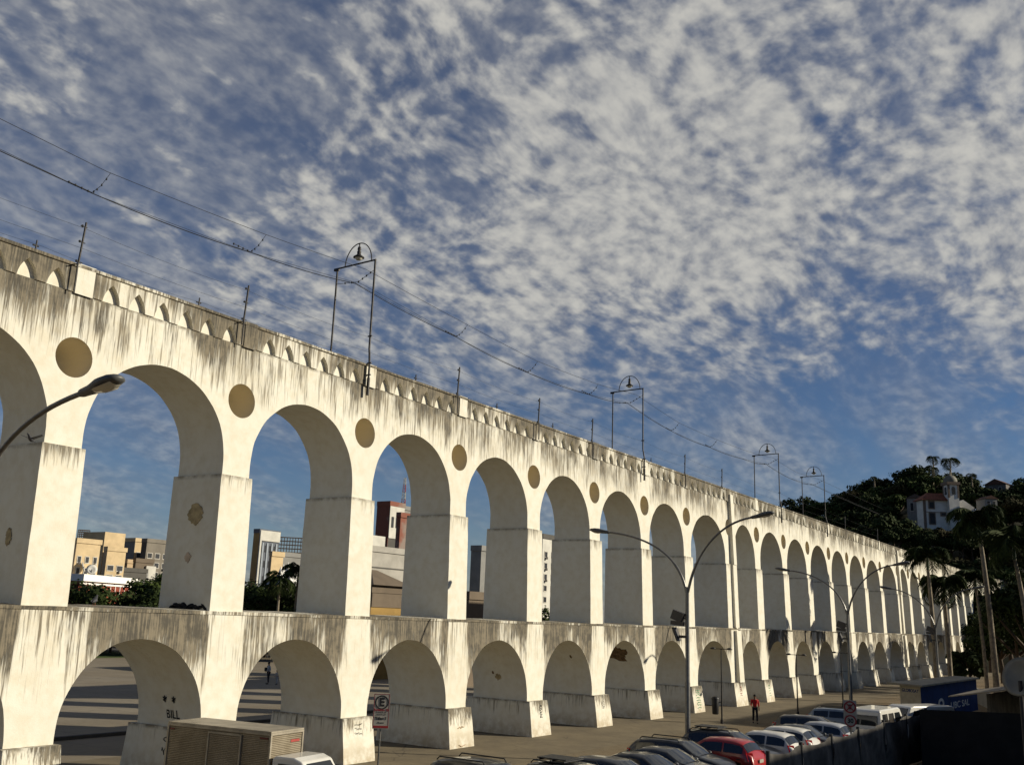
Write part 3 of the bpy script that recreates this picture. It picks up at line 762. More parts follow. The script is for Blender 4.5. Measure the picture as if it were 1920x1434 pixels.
# ------------------------------------------------------------------ signs
M_white = mat('sign_white', (.36, .33, .27), .5, var=.08, vs=6)
M_signred = mat('sign_red', (.26, .025, .025), .5)
M_signblk = mat('sign_black', (.02, .02, .02), .5)
def ringmesh(c, r0_, r1_, n=32, dx=(1, 0, 0), nrm_off=.0):
    return [(r0_, r1_)]
def parking_sign():
    # faces the camera, standing at the kerb
    X, Y = 26.2, 19.95
    P_ = at(713, 1365, 33.0)
    X, Y = P_.x, P_.y
    zb, zt_ = P_.z+.0, at(713, 1299, 33.0).z
    s_ = thing('parking_sign', 'white parking sign with circled E and red foot band on a thin pole', 'sign', (X, Y, 0))
    d = Vector((X, Y, 0)).normalized(); xr = Vector((d.y, -d.x, 0)); MW = frame((0, 0, 0), xr, (0, 0, 1))
    def pl(x0, x1, z0, z1, off): return [MW@Vector((x0, z0, off)), MW@Vector((x1, z0, off)), MW@Vector((x1, z1, off)), MW@Vector((x0, z1, off))]
    def slab(x0, x1, z0, z1, o0, o1): return MB().hexa(pl(x0, x1, z0, z1, o0), pl(x0, x1, z0, z1, o1))
    MB().tube([(0, 0, 0), (0, 0, zt_-.03)], .03, 8).build('pole', M_steel, s_)
    w_ = .255; slab(-w_, w_, zb, zt_, .035, .055).build('panel', M_white, s_)
    slab(-w_+.02, w_-.02, zb+.02, zb+.09, .056, .06).build('red_band', M_signred, s_)
    H = zt_-zb
    e = MB()
    for a, b in ((-w_+.015, -w_+.027), (w_-.027, w_-.015)): e.v and None; e.hexa(pl(a, b, zb+.02, zt_-.02, .056), pl(a, b, zb+.02, zt_-.02, .059))
    e.hexa(pl(-w_+.015, w_-.015, zt_-.03, zt_-.018, .056), pl(-w_+.015, w_-.015, zt_-.03, zt_-.018, .059)); e.build('border', M_signred, s_)
    cz = zt_-.27
    def ring(c, ra, rb, o0, o1, m_, nm):
        n = 36; vs = []
        for o_ in (o0, o1):
            for r_ in (ra, rb):
                for k in range(n): vs.append(MW@Vector((r_*math.cos(2*math.pi*k/n), c+r_*math.sin(2*math.pi*k/n), o_)))
        fs = []
        for k in range(n):
            j = (k+1) % n; fs += [(2*n+k, 2*n+j, 3*n+j, 3*n+k), (k, j, 2*n+j, 2*n+k), (n+k, n+j, 3*n+j, 3*n+k)]
        MB().add(vs, fs).build(nm, m_, s_)
    ring(cz, .175, .215, .056, .061, M_signblk, 'ring')
    text('lettering', 'E', .34, M_signblk, s_, MW@Matrix.Translation((0, cz, .058)), .014)
    text('lettering', 'Rotativo 2h', .10, M_signred, s_, MW@Matrix.Translation((0, zb+H*.53, .058)), .003)
    text('lettering', '2 a 6 das 7h - 19h', .045, M_signblk, s_, MW@Matrix.Translation((0, zb+H*.46, .058)))
    text('lettering', 'sab das 7h - 13h', .045, M_signblk, s_, MW@Matrix.Translation((0, zb+H*.40, .058)))
    text('lettering', 'Talao 1', .12, M_signblk, s_, MW@Matrix.Translation((0, zb+H*.29, .058)), .004)
    text('lettering', '45 graus', .06, M_signblk, s_, MW@Matrix.Translation((0, zb+H*.17, .058)))
parking_sign()
def round_signs():
    P_ = at(1598, 1434, 47.); X, Y = P_.x, P_.y
    d = Vector((X, Y, 0)).normalized(); xr = Vector((d.y, -d.x, 0)); MW = frame((0, 0, 0), xr, (0, 0, 1))
    s_ = thing('traffic_sign', 'two round red-ringed traffic signs on one pole, no stopping above speed limit', 'sign', (X, Y, 0))
    z1, z2 = at(1598, 1325, 47.).z, at(1598, 1351, 47.).z
    MB().tube([(0, 0, 0), (0, 0, z1+.3)], .035, 8).build('pole', M_steel, s_)
    for i, z in enumerate((z1, z2)):
        M0 = MW@Matrix.Translation((0, z, .045))
        def disc(ra, rb, o0, o1, m_, nm, par):
            n = 32; vs = []
            for o_ in (o0, o1):
                for r_ in (ra, rb):
                    for k in range(n): vs.append(M0@Vector((r_*math.cos(2*math.pi*k/n), r_*math.sin(2*math.pi*k/n), o_)))
            fs = []
            for k in range(n):
                j = (k+1) % n; fs += [(2*n+k, 2*n+j, 3*n+j, 3*n+k), (n+k, n+j, 3*n+j, 3*n+k), (k, j, n+j, n+k)]
            return MB().add(vs, fs).build(nm, m_, par)
        if i == 0:
            MB().hexa([M0@Vector(q) for q in ((-.27, -.52, -.012), (.27, -.52, -.012), (.27, .28, -.012), (-.27, .28, -.012))], [M0@Vector(q) for q in ((-.27, -.52, -.002), (.27, -.52, -.002), (.27, .28, -.002), (-.27, .28, -.002))]).build('backing_board', M_white, s_)
            text('lettering', 'PROIBIDO', .085, M_signblk, s_, M0@Matrix.Translation((0, -.38, .002)))
        pn = disc(.001, .25, 0, .01, M_white, 'panel', s_)
        disc(.19, .25, .011, .015, M_signred, 'ring', s_)
        if i == 0:
            text('lettering', 'E', .26, M_signblk, s_, M0@Matrix.Translation((0, 0, .014)), .012)
            for a in (R(45), R(-45)):
                b = MB(); c_, s2 = math.cos(a), math.sin(a)
                q = [(-.2, -.022), (.2, -.022), (.2, .022), (-.2, .022)]
                b.hexa([M0@Vector((x*c_-y*s2, x*s2+y*c_, .020 if a > 0 else .026)) for x, y in q], [M0@Vector((x*c_-y*s2, x*s2+y*c_, .024 if a > 0 else .030)) for x, y in q]); b.build('bar', M_signred, s_)
        else: text('lettering', '30', .25, M_signblk, s_, M0@Matrix.Translation((0, 0, .014)), .010)
round_signs()

# ------------------------------------------------------------------ cars
def paint(name, c, rough=.28): return mat('paint_'+name, c, rough, .0, var=.05, vs=1.5, spec=.5, coat=.6)
PR = {
 'hatch': dict(L=3.95, W=.86, st=[(-1.97, .50, .0), (-1.93, .62, .0), (-1.86, .92, 0), (-1.72, 1.06, .12), (-1.42, 1.40, 1), (-1.05, 1.465, 1), (-.3, 1.49, 1), (.25, 1.44, 1), (.62, 1.22, .55), (1.02, .99, 0), (1.5, .90, 0), (1.82, .78, 0), (1.94, .62, 0), (1.975, .5, 0)]),
 'sedan': dict(L=4.3, W=.87, st=[(-2.15, .52, 0), (-2.1, .70, 0), (-2.02, .95, 0), (-1.6, 1.0, 0), (-1.1, 1.26, .6), (-.75, 1.40, 1), (-.2, 1.44, 1), (.3, 1.40, 1), (.75, 1.17, .5), (1.15, .97, 0), (1.65, .88, 0), (1.98, .76, 0), (2.1, .6, 0), (2.14, .5, 0)]),
 'suv': dict(L=4.5, W=.92, st=[(-2.25, .55, 0), (-2.2, .75, 0), (-2.14, 1.05, 0), (-2.05, 1.18, .12), (-1.8, 1.58, 1), (-1.3, 1.66, 1), (-.4, 1.68, 1), (.2, 1.63, 1), (.62, 1.38, .55), (1.05, 1.12, 0), (1.6, 1.02, 0), (2.0, .9, 0), (2.17, .72, 0), (2.22, .55, 0)]),
 'wagon': dict(L=4.4, W=.87, st=[(-2.2, .52, 0), (-2.15, .68, 0), (-2.08, .95, 0), (-2.0, 1.05, .12), (-1.65, 1.42, 1), (-1.1, 1.47, 1), (-.3, 1.49, 1), (.25, 1.45, 1), (.68, 1.22, .55), (1.12, .99, 0), (1.6, .91, 0), (1.95, .8, 0), (2.12, .64, 0), (2.18, .5, 0)]),
}
def make_car(kind, pm, label, rack=False, roofbars=False, redtail=True, body_name='parked_car', extra=None):
    p = PR[kind]; W = p['W']; st = p['st']; L = p['L']
    car = thing(body_name, label, 'car', group='cars parked in a row before the aqueduct')
    belt = .93 if kind != 'suv' else 1.06
    def ring(x, top, g):
        e = max(0., min(1., (abs(x)-L/2+.55)/.55)); Wx = W*(1-.20*e*e)          # rounded nose and tail in plan
        if g > 0:
            b_ = min(belt+.03, top-.04*(1-g)-.02); rw = Wx*(.97-.22*g*(top-belt)/.55)
            return [(0, .22), (Wx*.86, .22), (Wx*.97, .36), (Wx, .62), (Wx*.975, b_), (rw, max(b_+.02, top-.085)), (rw*.88, top-.02), (0, top+.02)]
        b_ = min(belt, top-.03)
        return [(0, .22), (Wx*.86, .22), (Wx*.97, min(.36, b_-.1)), (Wx, min(.62, b_-.06)), (Wx*.985, b_-.02), (Wx*.93, top-.005), (Wx*.7, top+.02), (0, top+.035)]
    # resample finely along length
    xs_ = []; 
    for a, b in zip(st[:-1], st[1:]):
        n = max(1, int((b[0]-a[0])/.14))
        for i in range(n): t = i/n; xs_.append((a[0]+(b[0]-a[0])*t, a[1]+(b[1]-a[1])*t, a[2]+(b[2]-a[2])*t))
    xs_.append(st[-1])
    axf, axr = L/2-.78, -L/2+.72; wr = .30 if kind != 'suv' else .35
    rings = []
    for x, top, g in xs_:
        q = ring(x, top, g)
        for ax in (axf, axr):      # wheel arches
            dd = abs(x-ax)
            if dd < wr+.07:
                h = wr+math.sqrt((wr+.07)**2-dd*dd)
                q = [(y, max(z, h) if i in (1, 2) and z < h else z) if i < 4 else (y, z) for i, (y, z) in enumerate(q)]
                q[3] = (q[3][0], max(q[3][1], h+.05))
        rings.append([Vector((x, y, z)) for y, z in q])
    n = 8; mb = MB()
    for sg in (1, -1):
        vs = [Vector((v.x, v.y*sg, v.z)) for r_ in rings for v in r_]
        mb.add(vs, [(i*n+j, (i+1)*n+j, (i+1)*n+j+1, i*n+j+1) for i in range(len(rings)-1) for j in range(n-1)], True)
    e0 = [rings[0], rings[-1]]
    for r_ in e0: mb.add([v for v in r_]+[Vector((v.x, -v.y, v.z)) for v in r_[::-1]], [tuple(range(16))])
    body = mb.build('body', pm, car)
    bm = bmesh.new(); bm.from_mesh(body.data); bmesh.ops.remove_doubles(bm, verts=bm.verts, dist=.0008); bmesh.ops.recalc_face_normals(bm, faces=bm.faces); bm.to_mesh(body.data); bm.free()
    # windows: quads lifted off the loft
    def seg(x):
        for i in range(len(xs_)-1):
            if xs_[i][0] <= x <= xs_[i+1][0]:
                t = (x-xs_[i][0])/max(1e-6, xs_[i+1][0]-xs_[i][0]); return [rings[i][j].lerp(rings[i+1][j], t) for j in range(n)]
        return rings[-1]
    cab0 = [s for s in st if s[2] >= 1][0][0]; cab1 = [s for s in st if s[2] >= 1][-1][0]
    tail = [s[0] for s in st if 0 < s[2] < 1 and s[0] < 0] or [cab0-.3]; cowl = [s[0] for s in st if s[2] == 0 and s[0] > cab1][0]
    tail = tail[0]
    def side(xa, xb, sg, name='side_window', lo=.10, hi=.88, cutf=0., cutr=0.):
        N = 6; vs = []
        for i in range(N+1):
            for b_, tt in ((0, lo), (1, hi)):
                xx = xa+(xb-xa)*i/N
                if b_ == 1: xx = xa+cutr+(xb-cutf-xa-cutr)*i/N
                r_ = seg(xx); q = r_[4].lerp(r_[5], tt) if b_ else r_[4].lerp(r_[5], lo)
                q = Vector((xx, q.y+.012, q.z+.003)); vs.append(Vector((q.x, q.y*sg, q.z)))
        MB().add(vs, [(2*i, 2*i+2, 2*i+3, 2*i+1) for i in range(N)], True).build(name, M_glassd, car)
    for sg in (1, -1):
        mid = (cab0+cab1)/2-.05
        side(mid+.05, cowl-.22, sg, cutf=.62); side(mid-.85, mid-.03, sg)
        if mid-.93-(tail+.16) > .2: side(tail+.16, mid-.93, sg, cutr=.34)
    def screen(x0, x1, name):
        vs = []; N = 5
        for i in range(N+1):
            xx = x0+(x1-x0)*i/N; r_ = seg(xx)
            for f in (-1, -.5, 0, .5, 1):
                if abs(f) == 1: q = r_[5].lerp(r_[6], .6); 
                elif f == 0: q = r_[7]
                else: q = r_[6].lerp(r_[7], .4)
                vs.append(Vector((xx+(.012 if x1 > 0 else -.012), (q.y)*(1 if f > 0 else -1)*(1 if f else 0), q.z+.012)))
        MB().add(vs, [(i*5+j, i*5+j+1, (i+1)*5+j+1, (i+1)*5+j) for i in range(N) for j in range(4)], True).build(name, M_glassd, car)
    screen(cab1+.04, cowl-.06, 'windshield'); screen(tail-.02 if kind == 'sedan' else tail+.02, cab0-.04, 'rear_window')
    # wheels
    for ax in (axf, axr):
        for sg in (1, -1):
            t_ = MB().lathe([(wr*.62, .09), (wr*.9, .10), (wr, .06), (wr, -.06), (wr*.9, -.10), (wr*.5, -.10)], (ax, sg*(W-.11), wr), 22, Matrix.Rotation(R(90), 3, 'X'))
            wh = t_.build('wheel', M_tyre, car)
            rm = MB().lathe([(0, 0), (.05, .0), (wr*.55, .02), (wr*.64, .03), (wr*.64, -.04)], (ax, sg*(W-.03), wr), 22, Matrix.Rotation(R(90)*-sg, 3, 'X'))
            for k in range(5):
                a = 2*math.pi*k/5; rm.box((ax+math.cos(a)*wr*.36, sg*(W-.006), wr+math.sin(a)*wr*.36), (wr*.5, .02, .05), 0, 0, -a)
            rm.build('rim', M_rim, wh)
    fx, rx_ = L/2, -L/2
    for sg in (1, -1):
        MB().hexa([(fx-.36, sg*(W-.10), .60), (fx-.06, sg*(W-.33), .58), (fx-.10, sg*(W-.36), .58), (fx-.40, sg*(W-.2), .60)], [(fx-.46, sg*(W-.07), .76), (fx-.17, sg*(W-.30), .72), (fx-.20, sg*(W-.38), .72), (fx-.48, sg*(W-.2), .76)]).build('headlight', M_hlamp, car)
        tz = (.75, 1.05) if kind in ('hatch', 'suv', 'wagon') else (.68, .88)
        if kind == 'suv': tz = (.85, 1.15)
        MB().hexa([(rx_+.06, sg*(W-.27), tz[0]), (rx_+.22, sg*(W-.025), tz[0]), (rx_+.28, sg*(W-.06), tz[0]), (rx_+.14, sg*(W-.3), tz[0])], [(rx_+.12, sg*(W-.23), tz[1]), (rx_+.33, sg*(W-.04), tz[1]), (rx_+.4, sg*(W-.08), tz[1]), (rx_+.22, sg*(W-.28), tz[1])]).build('tail_light', M_tlamp, car)
        MB().lathe([(0, -.1), (.07, -.07), (.085, 0), (.07, .07), (0, .1)], (cowl-.28, sg*(W+.06), belt+.08), 10, Matrix.Rotation(R(90), 3, 'X')).build('mirror', pm, car)
        for dx in (cab1-.35, (cab0+cab1)/2-.5):
            MB().box((dx-.25, sg*(W+.004), belt-.14), (.15, .03, .03)).build('door_handle', M_blackp, car)
    MB().box((fx-.02, 0, .42), (.06, W*1.2, .16)).build('front_grille', M_blackp, car)
    MB().box((rx_+.00, 0, .72 if kind != 'sedan' else .62), (.03, .40, .13)).build('number_plate', M_white, car)
    if roofbars or rack:
        mb = MB(); zt_ = seg((cab0+cab1)/2)[6].z+.07
        for sg in (1, -1):
            rl = MB() if not rack else mb
            yy = sg*(seg(0)[6].y-.02); rl.tube([(cab0+.1, yy, zt_-.1), (cab0+.2, yy, zt_), (cab1-.15, yy, zt_), (cab1-.05, yy, zt_-.12)], .022, 6)
            if not rack: rl.build('roof_rail', M_blackp, car)
        if rack:
            for i in range(3): xx = cab0+.35+i*.5; mb.tube([(xx, -seg(0)[6].y, zt_+.03), (xx, seg(0)[6].y, zt_+.03)], .025, 6)
            mb.box(((cab0+cab1)/2-.2, 0, zt_+.08), (1.1, .9, .04))
        if rack: mb.build('roof_rack', M_blackp, car)
    return car
black = paint('black', (.012, .012, .013)); dgrey = paint('graphite', (.035, .036, .038)); dgreen = paint('dark_green', (.014, .018, .015))
red = paint('red', (.30, .012, .012)); white = paint('white', (.62, .60, .54)); silver = paint('silver', (.36, .37, .38), .3); blue = paint('blue_grey', (.14, .18, .23), .3)
FR = R(-90)   # nose towards the street
BK = R(90)    # tail towards the street
cars = [
 ('suv', black, 26.9, 17.9, FR, 'black SUV cut by the bottom edge, nearest in the row', False, True),
 ('suv', dgreen, 29.4, 16.0, FR, 'dark car with roof rack and ladder bars, second nearest in the row', True, False),
 ('hatch', dgrey, 32.0, 16.2, FR, 'dark grey car with curved roof right of the racked car', False, False),
 ('sedan', black, 34.4, 16.35, FR, 'black sedan between the grey car and the lamp post', False, False),
 ('sedan', dgrey, 36.6, 16.5, FR, 'graphite sedan left of the big black wagon', False, False),
 ('wagon', black, 39.0, 16.9, FR, 'large black wagon with roof rails behind the main lamp post', False, True),
 ('hatch', red, 41.5, 16.4, BK, 'bright red hatchback, the only red car', False, False),
 ('suv', black, 43.6, 16.5, FR, 'black car with loaded roof rack behind the red hatchback', True, False),
 ('hatch', white, 45.6, 16.0, BK, 'white hatchback right of the red one', False, False),
 ('hatch', white, 48.4, 16.1, BK, 'second white hatchback, partly behind the first white one', False, False),
 ('sedan', black, 50.5, 15.6, FR, 'black sedan between the second white hatchback and the silver car', False, False),
 ('hatch', silver, 52.6, 15.5, BK, 'silver hatchback left of the traffic sign', False, False),
 ('wagon', dgrey, 55.6, 16.4, FR, 'dark car peeping out behind the silver hatchback', False, False),
 ('wagon', blue, 62.3, 16.6, FR, 'blue grey wagon behind the traffic sign pole', False, True),
]
for kind, pm, x, y, rz_, lab, rk, rb in cars:
    c = make_car(kind, pm, lab, rk, rb); c.location = (x, y, 0.0); c.rotation_euler = (0, 0, rz_+R(rnd.uniform(-3, 3)))
    if kind == 'suv' and x < 44 and x > 29: c.scale = (1, 1, .92)
def make_van(label, x, y, rz_):
    v = thing('parked_van', label, 'van', (x, y, 0), rz_, group='white vans parked at the end of the row')
    W, L = .88, 4.4
    prof = [(-2.2, .35), (-2.2, 1.0), (-2.12, 1.98), (-1.9, 2.06), (1.1, 2.06), (1.35, 1.98), (1.85, 1.25), (2.15, 1.05), (2.2, .35)]
    mb = MB()
    def fn(u, z, s_): 
        t = max(0, (z-1.1)/.95); return (u, (W-.10*t)*(-1 if s_ == 0 else 1), z)
    mb.prism(ccw(prof), fn); o = mb.build('body', white, v)
    bv = o.modifiers.new('b', 'BEVEL'); bv.width = .07; bv.segments = 3; bv.limit_method = 'ANGLE'
    for sg in (1, -1):
        for xa, xb, xt in ((-1.9, -.95, -1.0), (-.85, .1, .05), (.2, 1.5, 1.12)):
            P_ = [(xa, 1.22), (xb, 1.22), (min(xb, xt), 1.82), (xa+.04, 1.82)]
            def wf(u, z, off): t = (z-1.1)/.95; return Vector((u, sg*((W-.10*t)+off), z))
            MB().hexa([wf(u, z, -.02) for u, z in P_], [wf(u, z, .008) for u, z in P_]).build('side_window', M_glassd, v)
        for ax in (-1.35, 1.4):
            wh = MB().lathe([(.18, .09), (.28, .1), (.31, .06), (.31, -.06), (.28, -.1), (.16, -.1)], (ax, sg*(W-.08), .31), 20, Matrix.Rotation(R(90), 3, 'X')).build('wheel', M_tyre, v)
            MB().lathe([(0, 0), (.17, .02), (.2, .03)], (ax, sg*(W+.01), .31), 16, Matrix.Rotation(R(90)*-sg, 3, 'X')).build('rim', M_rim, wh)
        MB().box((2.19, sg*.62, .78), (.05, .26, .2)).build('headlight', M_hlamp, v)
        MB().box((-2.2, sg*.74, 1.0), (.05, .14, .36)).build('tail_light', M_tlamp, v)
        MB().box((1.62, sg*(W+.12), 1.3), (.1, .18, .22)).build('mirror', M_blackp, v)
    MB().hexa([(1.90, -.72, 1.27), (1.90, .72, 1.27), (1.85, .72, 1.27), (1.85, -.72, 1.27)], [(1.42, -.66, 1.93), (1.42, .66, 1.93), (1.36, .66, 1.93), (1.36, -.66, 1.93)]).build('windshield', M_glassd, v)
    MB().box((-2.185, 0, 1.5), (.02, 1.3, .5)).build('rear_window', M_glassd, v)
    return v
make_van('white van with dark side windows, left one of the two behind the traffic sign', 57.6, 13.6, R(-4))
make_van('white van showing its windscreen, right one beside the banner truck', 61.6, 12.4, R(150))

# ------------------------------------------------------------------ box truck at lower left
def corr_fn(axis):
    def fn(t, b, pos, cc, tc):
        s = t.add('ShaderNodeSeparateXYZ', ins={0: tc.outputs['Object']})
        wv = t.math('SINE', t.math('MULTIPLY', s.outputs[2], 130.))
        t.set(b.inputs['Normal'], t.add('ShaderNodeBump', ins={'Strength': .45, 'Distance': .01, 'Height': wv}).outputs[0])
        n = t.noise(pos, 2.5, 5, .6)
        t.set(b.inputs['Base Color'], t.mix(t.rng(n, .35, .7), (.22, .185, .13), (.165, .135, .09)))
    return fn
M_corr = mat('corrugated_aluminium', (.3, .28, .24), .42, .35, fn=corr_fn(0))
M_alu = mat('truck_roof_aluminium', (.30, .265, .205), .5, .3, var=.2, vs=2)
# corners from the photograph: near-left top (320,1350), near-right top (509,1370), far-right top (562,1362)
HT = 2.60
def gz_(x, y, z):
    d = ray(x, y); k = (z-CZ)/d.z; return Vector((d.x*k, d.y*k, 0))
A, B, D_ = gz_(318, 1351, HT), gz_(509, 1371, HT), gz_(562, 1361, HT)
e1 = (B-A).normalized(); L1 = (B-A).length; e2 = Vector((-e1.y, e1.x, 0)); W1 = 1.46
tr = thing('box_truck', 'small truck with corrugated aluminium box and white cab at the bottom left', 'truck', (A.x, A.y, 0), math.atan2(e1.y, e1.x))
bx0 = MB().span((0, 0, .85), (L1, W1, HT-.05)).build('cargo_box', M_corr, tr)
MB().span((-.02, -.02, HT-.046), (L1+.02, W1+.02, HT)).build('box_roof', M_alu, bx0)
mb = MB()
for x in (-.025, L1-.035):
    for y in (-.025, W1-.035): mb.span((x, y, .8), (x+.06, y+.06, HT-.05))
mb.span((0, -.03, HT-.11), (L1, -.004, HT-.05)).span((L1+.004, 0, HT-.11), (L1+.03, W1, HT-.05)).build('corner_trim', M_alu, bx0)
dr_ = MB().span((L1*.42, -.03, .95), (L1*.72, -.006, HT-.22)).build('side_door', mat('truck_door', (.20, .17, .125), .5, .3, fn=corr_fn(0)), tr)
MB().span((L1*.42-.05, -.045, .9), (L1*.42, -.005, HT-.16)).span((L1*.72, -.045, .9), (L1*.72+.05, -.005, HT-.16)).span((L1*.42, -.045, HT-.21), (L1*.72, -.005, HT-.16)).build('door_frame', M_alu, dr_)
MB().span((L1+.006, W1-.55, HT-.36), (L1+.012, W1-.15, HT-.29)).build('reflective_sticker', mat('faded_red', (.30, .05, .04), .7), tr)
MB().span((L1*.9, -.02, HT-.22), (L1*.98, -.01, HT-.17)).span((.05, -.02, HT-.22), (.25, -.01, HT-.17)).build('marker_lamp', mat('marker_red', (.12, .02, .015), .5), tr)
MB().span((0, .25, .55), (L1+.1, W1-.25, .8)).build('chassis', M_blackp, tr)
cab = MB(); cx0, cx1 = L1+.08, L1+1.75
cpro = [(cx0, .4), (cx1+.75, .4), (cx1+.72, .85), (cx1+.35, 1.0), (cx1-.15, 1.08), (cx1-.62, 1.60), (cx1-.9, 1.68), (cx0+.1, 1.68), (cx0, 1.6)]
cab.prism(ccw(cpro), lambda u, z, s_: (u, .02 if s_ == 0 else W1-.02, z)); o = cab.build('cab', white, tr)
bv = o.modifiers.new('b', 'BEVEL'); bv.width = .09; bv.segments = 3; o.scale = (1, 1, 1.17)
MB().hexa([(cx1-.14, .12, 1.10), (cx1-.14, W1-.12, 1.10), (cx1-.2, W1-.12, 1.1), (cx1-.2, .12, 1.1)], [(cx1-.56, .18, 1.56), (cx1-.56, W1-.18, 1.56), (cx1-.62, W1-.18, 1.56), (cx1-.62, .18, 1.56)]).build('windshield', M_glassd, o)
for y in (.015, W1-.015):
    MB().hexa([(cx0+.2, y-.012, 1.1), (cx1-.3, y-.012, 1.1), (cx1-.3, y+.012, 1.1), (cx0+.2, y+.012, 1.1)], [(cx0+.25, y-.012, 1.52), (cx1-.68, y-.012, 1.52), (cx1-.68, y+.012, 1.52), (cx0+.25, y+.012, 1.52)]).build('side_window', M_glassd, o)
for ax in (.9, L1+1.0):
    for y in (.2, W1-.2):
        wh = MB().lathe([(.2, .11), (.36, .12), (.4, .07), (.4, -.07), (.36, -.12), (.2, -.12)], (ax, y, .4), 20, Matrix.Rotation(R(90), 3, 'X')).build('wheel', M_tyre, tr)
        MB().lathe([(0, .02), (.2, .05), (.25, .08)], (ax, y, .4), 16, Matrix.Rotation(R(90) if y < 1 else R(-90), 3, 'X')).build('rim', M_rim, wh)

# ------------------------------------------------------------------ hoarding fence, market booth, banner truck, dish
M_mesh = mat('shade_cloth', (.085, .078, .068), .95, var=.4, vs=1.6, bump=.8, bs=2.2)
fx_ = [31.3, 34.6, 38.2, 42.0, 46.2, 50.6, 55.2]
fe = thing('site_fence', 'dark shade-cloth hoarding fence on steel posts at the bottom right', 'fence', (31.3, 10.6, 0))
def fl(x, y, z): return (x-31.3, y-10.6, z)
for i, x in enumerate(fx_):
    MB().tube([fl(x, 10.7, 0), fl(x, 10.7, 2.32)], .07, 8).build('post', M_blackp, fe)
for i in range(len(fx_)-1):
    a, b = fx_[i], fx_[i+1]; N, K = 16, 8; vs = []
    for p in range(N+1):
        for q in range(K+1):
            t, s2 = p/N, q/K
            sag = .13*4*t*(1-t)*(s2**2)
            x = a+(b-a)*t; z = .05+2.2*s2-sag
            y = 10.66+.10*noise.noise(Vector((x*1.3, z*1.4, i*3.)))+.05*math.sin(t*9+z*3)
            vs.append(fl(x, y, z))
    MB().add(vs, [(p*(K+1)+q, (p+1)*(K+1)+q, (p+1)*(K+1)+q+1, p*(K+1)+q+1) for p in range(N) for q in range(K)], True).build('cloth_panel', M_mesh, fe, fix=False)

M_dark = mat('dark_canvas', (.012, .011, .010), .9, var=.3, vs=1.5)
M_roofm = mat('weathered_roof_sheet', (.16, .135, .10), .8, var=.3, vs=1.4)
def quad_on(x0, x1, y0, y1): pass
bo = thing('market_booth', 'long dark canvas booth with slanting sheet roof filling the lower right corner', 'booth', (50, 4, 0))
def bl(x, y, z): return Vector((x-50, y-4, z))
def lat(px, py, Y):       # point on vertical plane y=Y seen at pixel
    d = ray(px, py); k = Y/d.y; return Vector((d.x*k, Y, CZ+d.z*k))
# dark canvas front on the plane y=10.3 beyond the fence
def slabq(q4, th):      # thin sheet through four points
    return MB().hexa([Vector(q)-Vector((0, 0, th)) for q in q4], [Vector(q) for q in q4])
for i, (x, y, z) in enumerate(((48, 9.3, 2.5), (48, 3.0, 3.0), (56.5, 11.0, 2.0), (62, 3.3, 3.2), (70, 5.5, 3.0), (56, 3.2, 3.5), (75, 9, 2.4))): MB().tube([bl(x, y, 0), bl(x, y, z)], .07, 6).build('frame_post', M_blackp, bo)
MB().hexa([bl(47.2, 1.0, 0), bl(56.6, 1.0, 0), bl(56.6, 11.0, 0), bl(47.2, 9.4, 0)], [bl(47.2, 1.0, 3.1), bl(56.6, 1.0, 2.2), bl(56.6, 11.0, 1.8), bl(47.2, 9.4, 2.80)]).build('canvas_block', M_dark, bo)
M_dim = mat('dim_mesh_cloth', (.06, .055, .045), .95, var=.5, vs=1.2)
S1, S2, S3, S4 = at(1778, 1304, 58), at(1960, 1284, 44), at(1960, 1277, 60), at(1838, 1291, 70)
slabq([Vector(q)-Vector((50, 4, 0)) for q in (S1, S2, S3, S4)], .06).build('sheet_roof', M_roofm, bo)
c1, c2 = at(1855, 1330, 66), at(1960, 1330, 50)
MB().hexa([bl(c1.x, c1.y, 0), bl(c2.x, c2.y, 0), bl(c2.x, c2.y+.1, 0), bl(c1.x, c1.y+.1, 0)], [bl(c1.x, c1.y, at(1855, 1301, 66).z), bl(c2.x, c2.y, at(1960, 1285, 50).z), bl(c2.x, c2.y+.1, at(1960, 1285, 50).z), bl(c1.x, c1.y+.1, at(1855, 1301, 66).z)]).build('back_cloth', M_dim, bo)

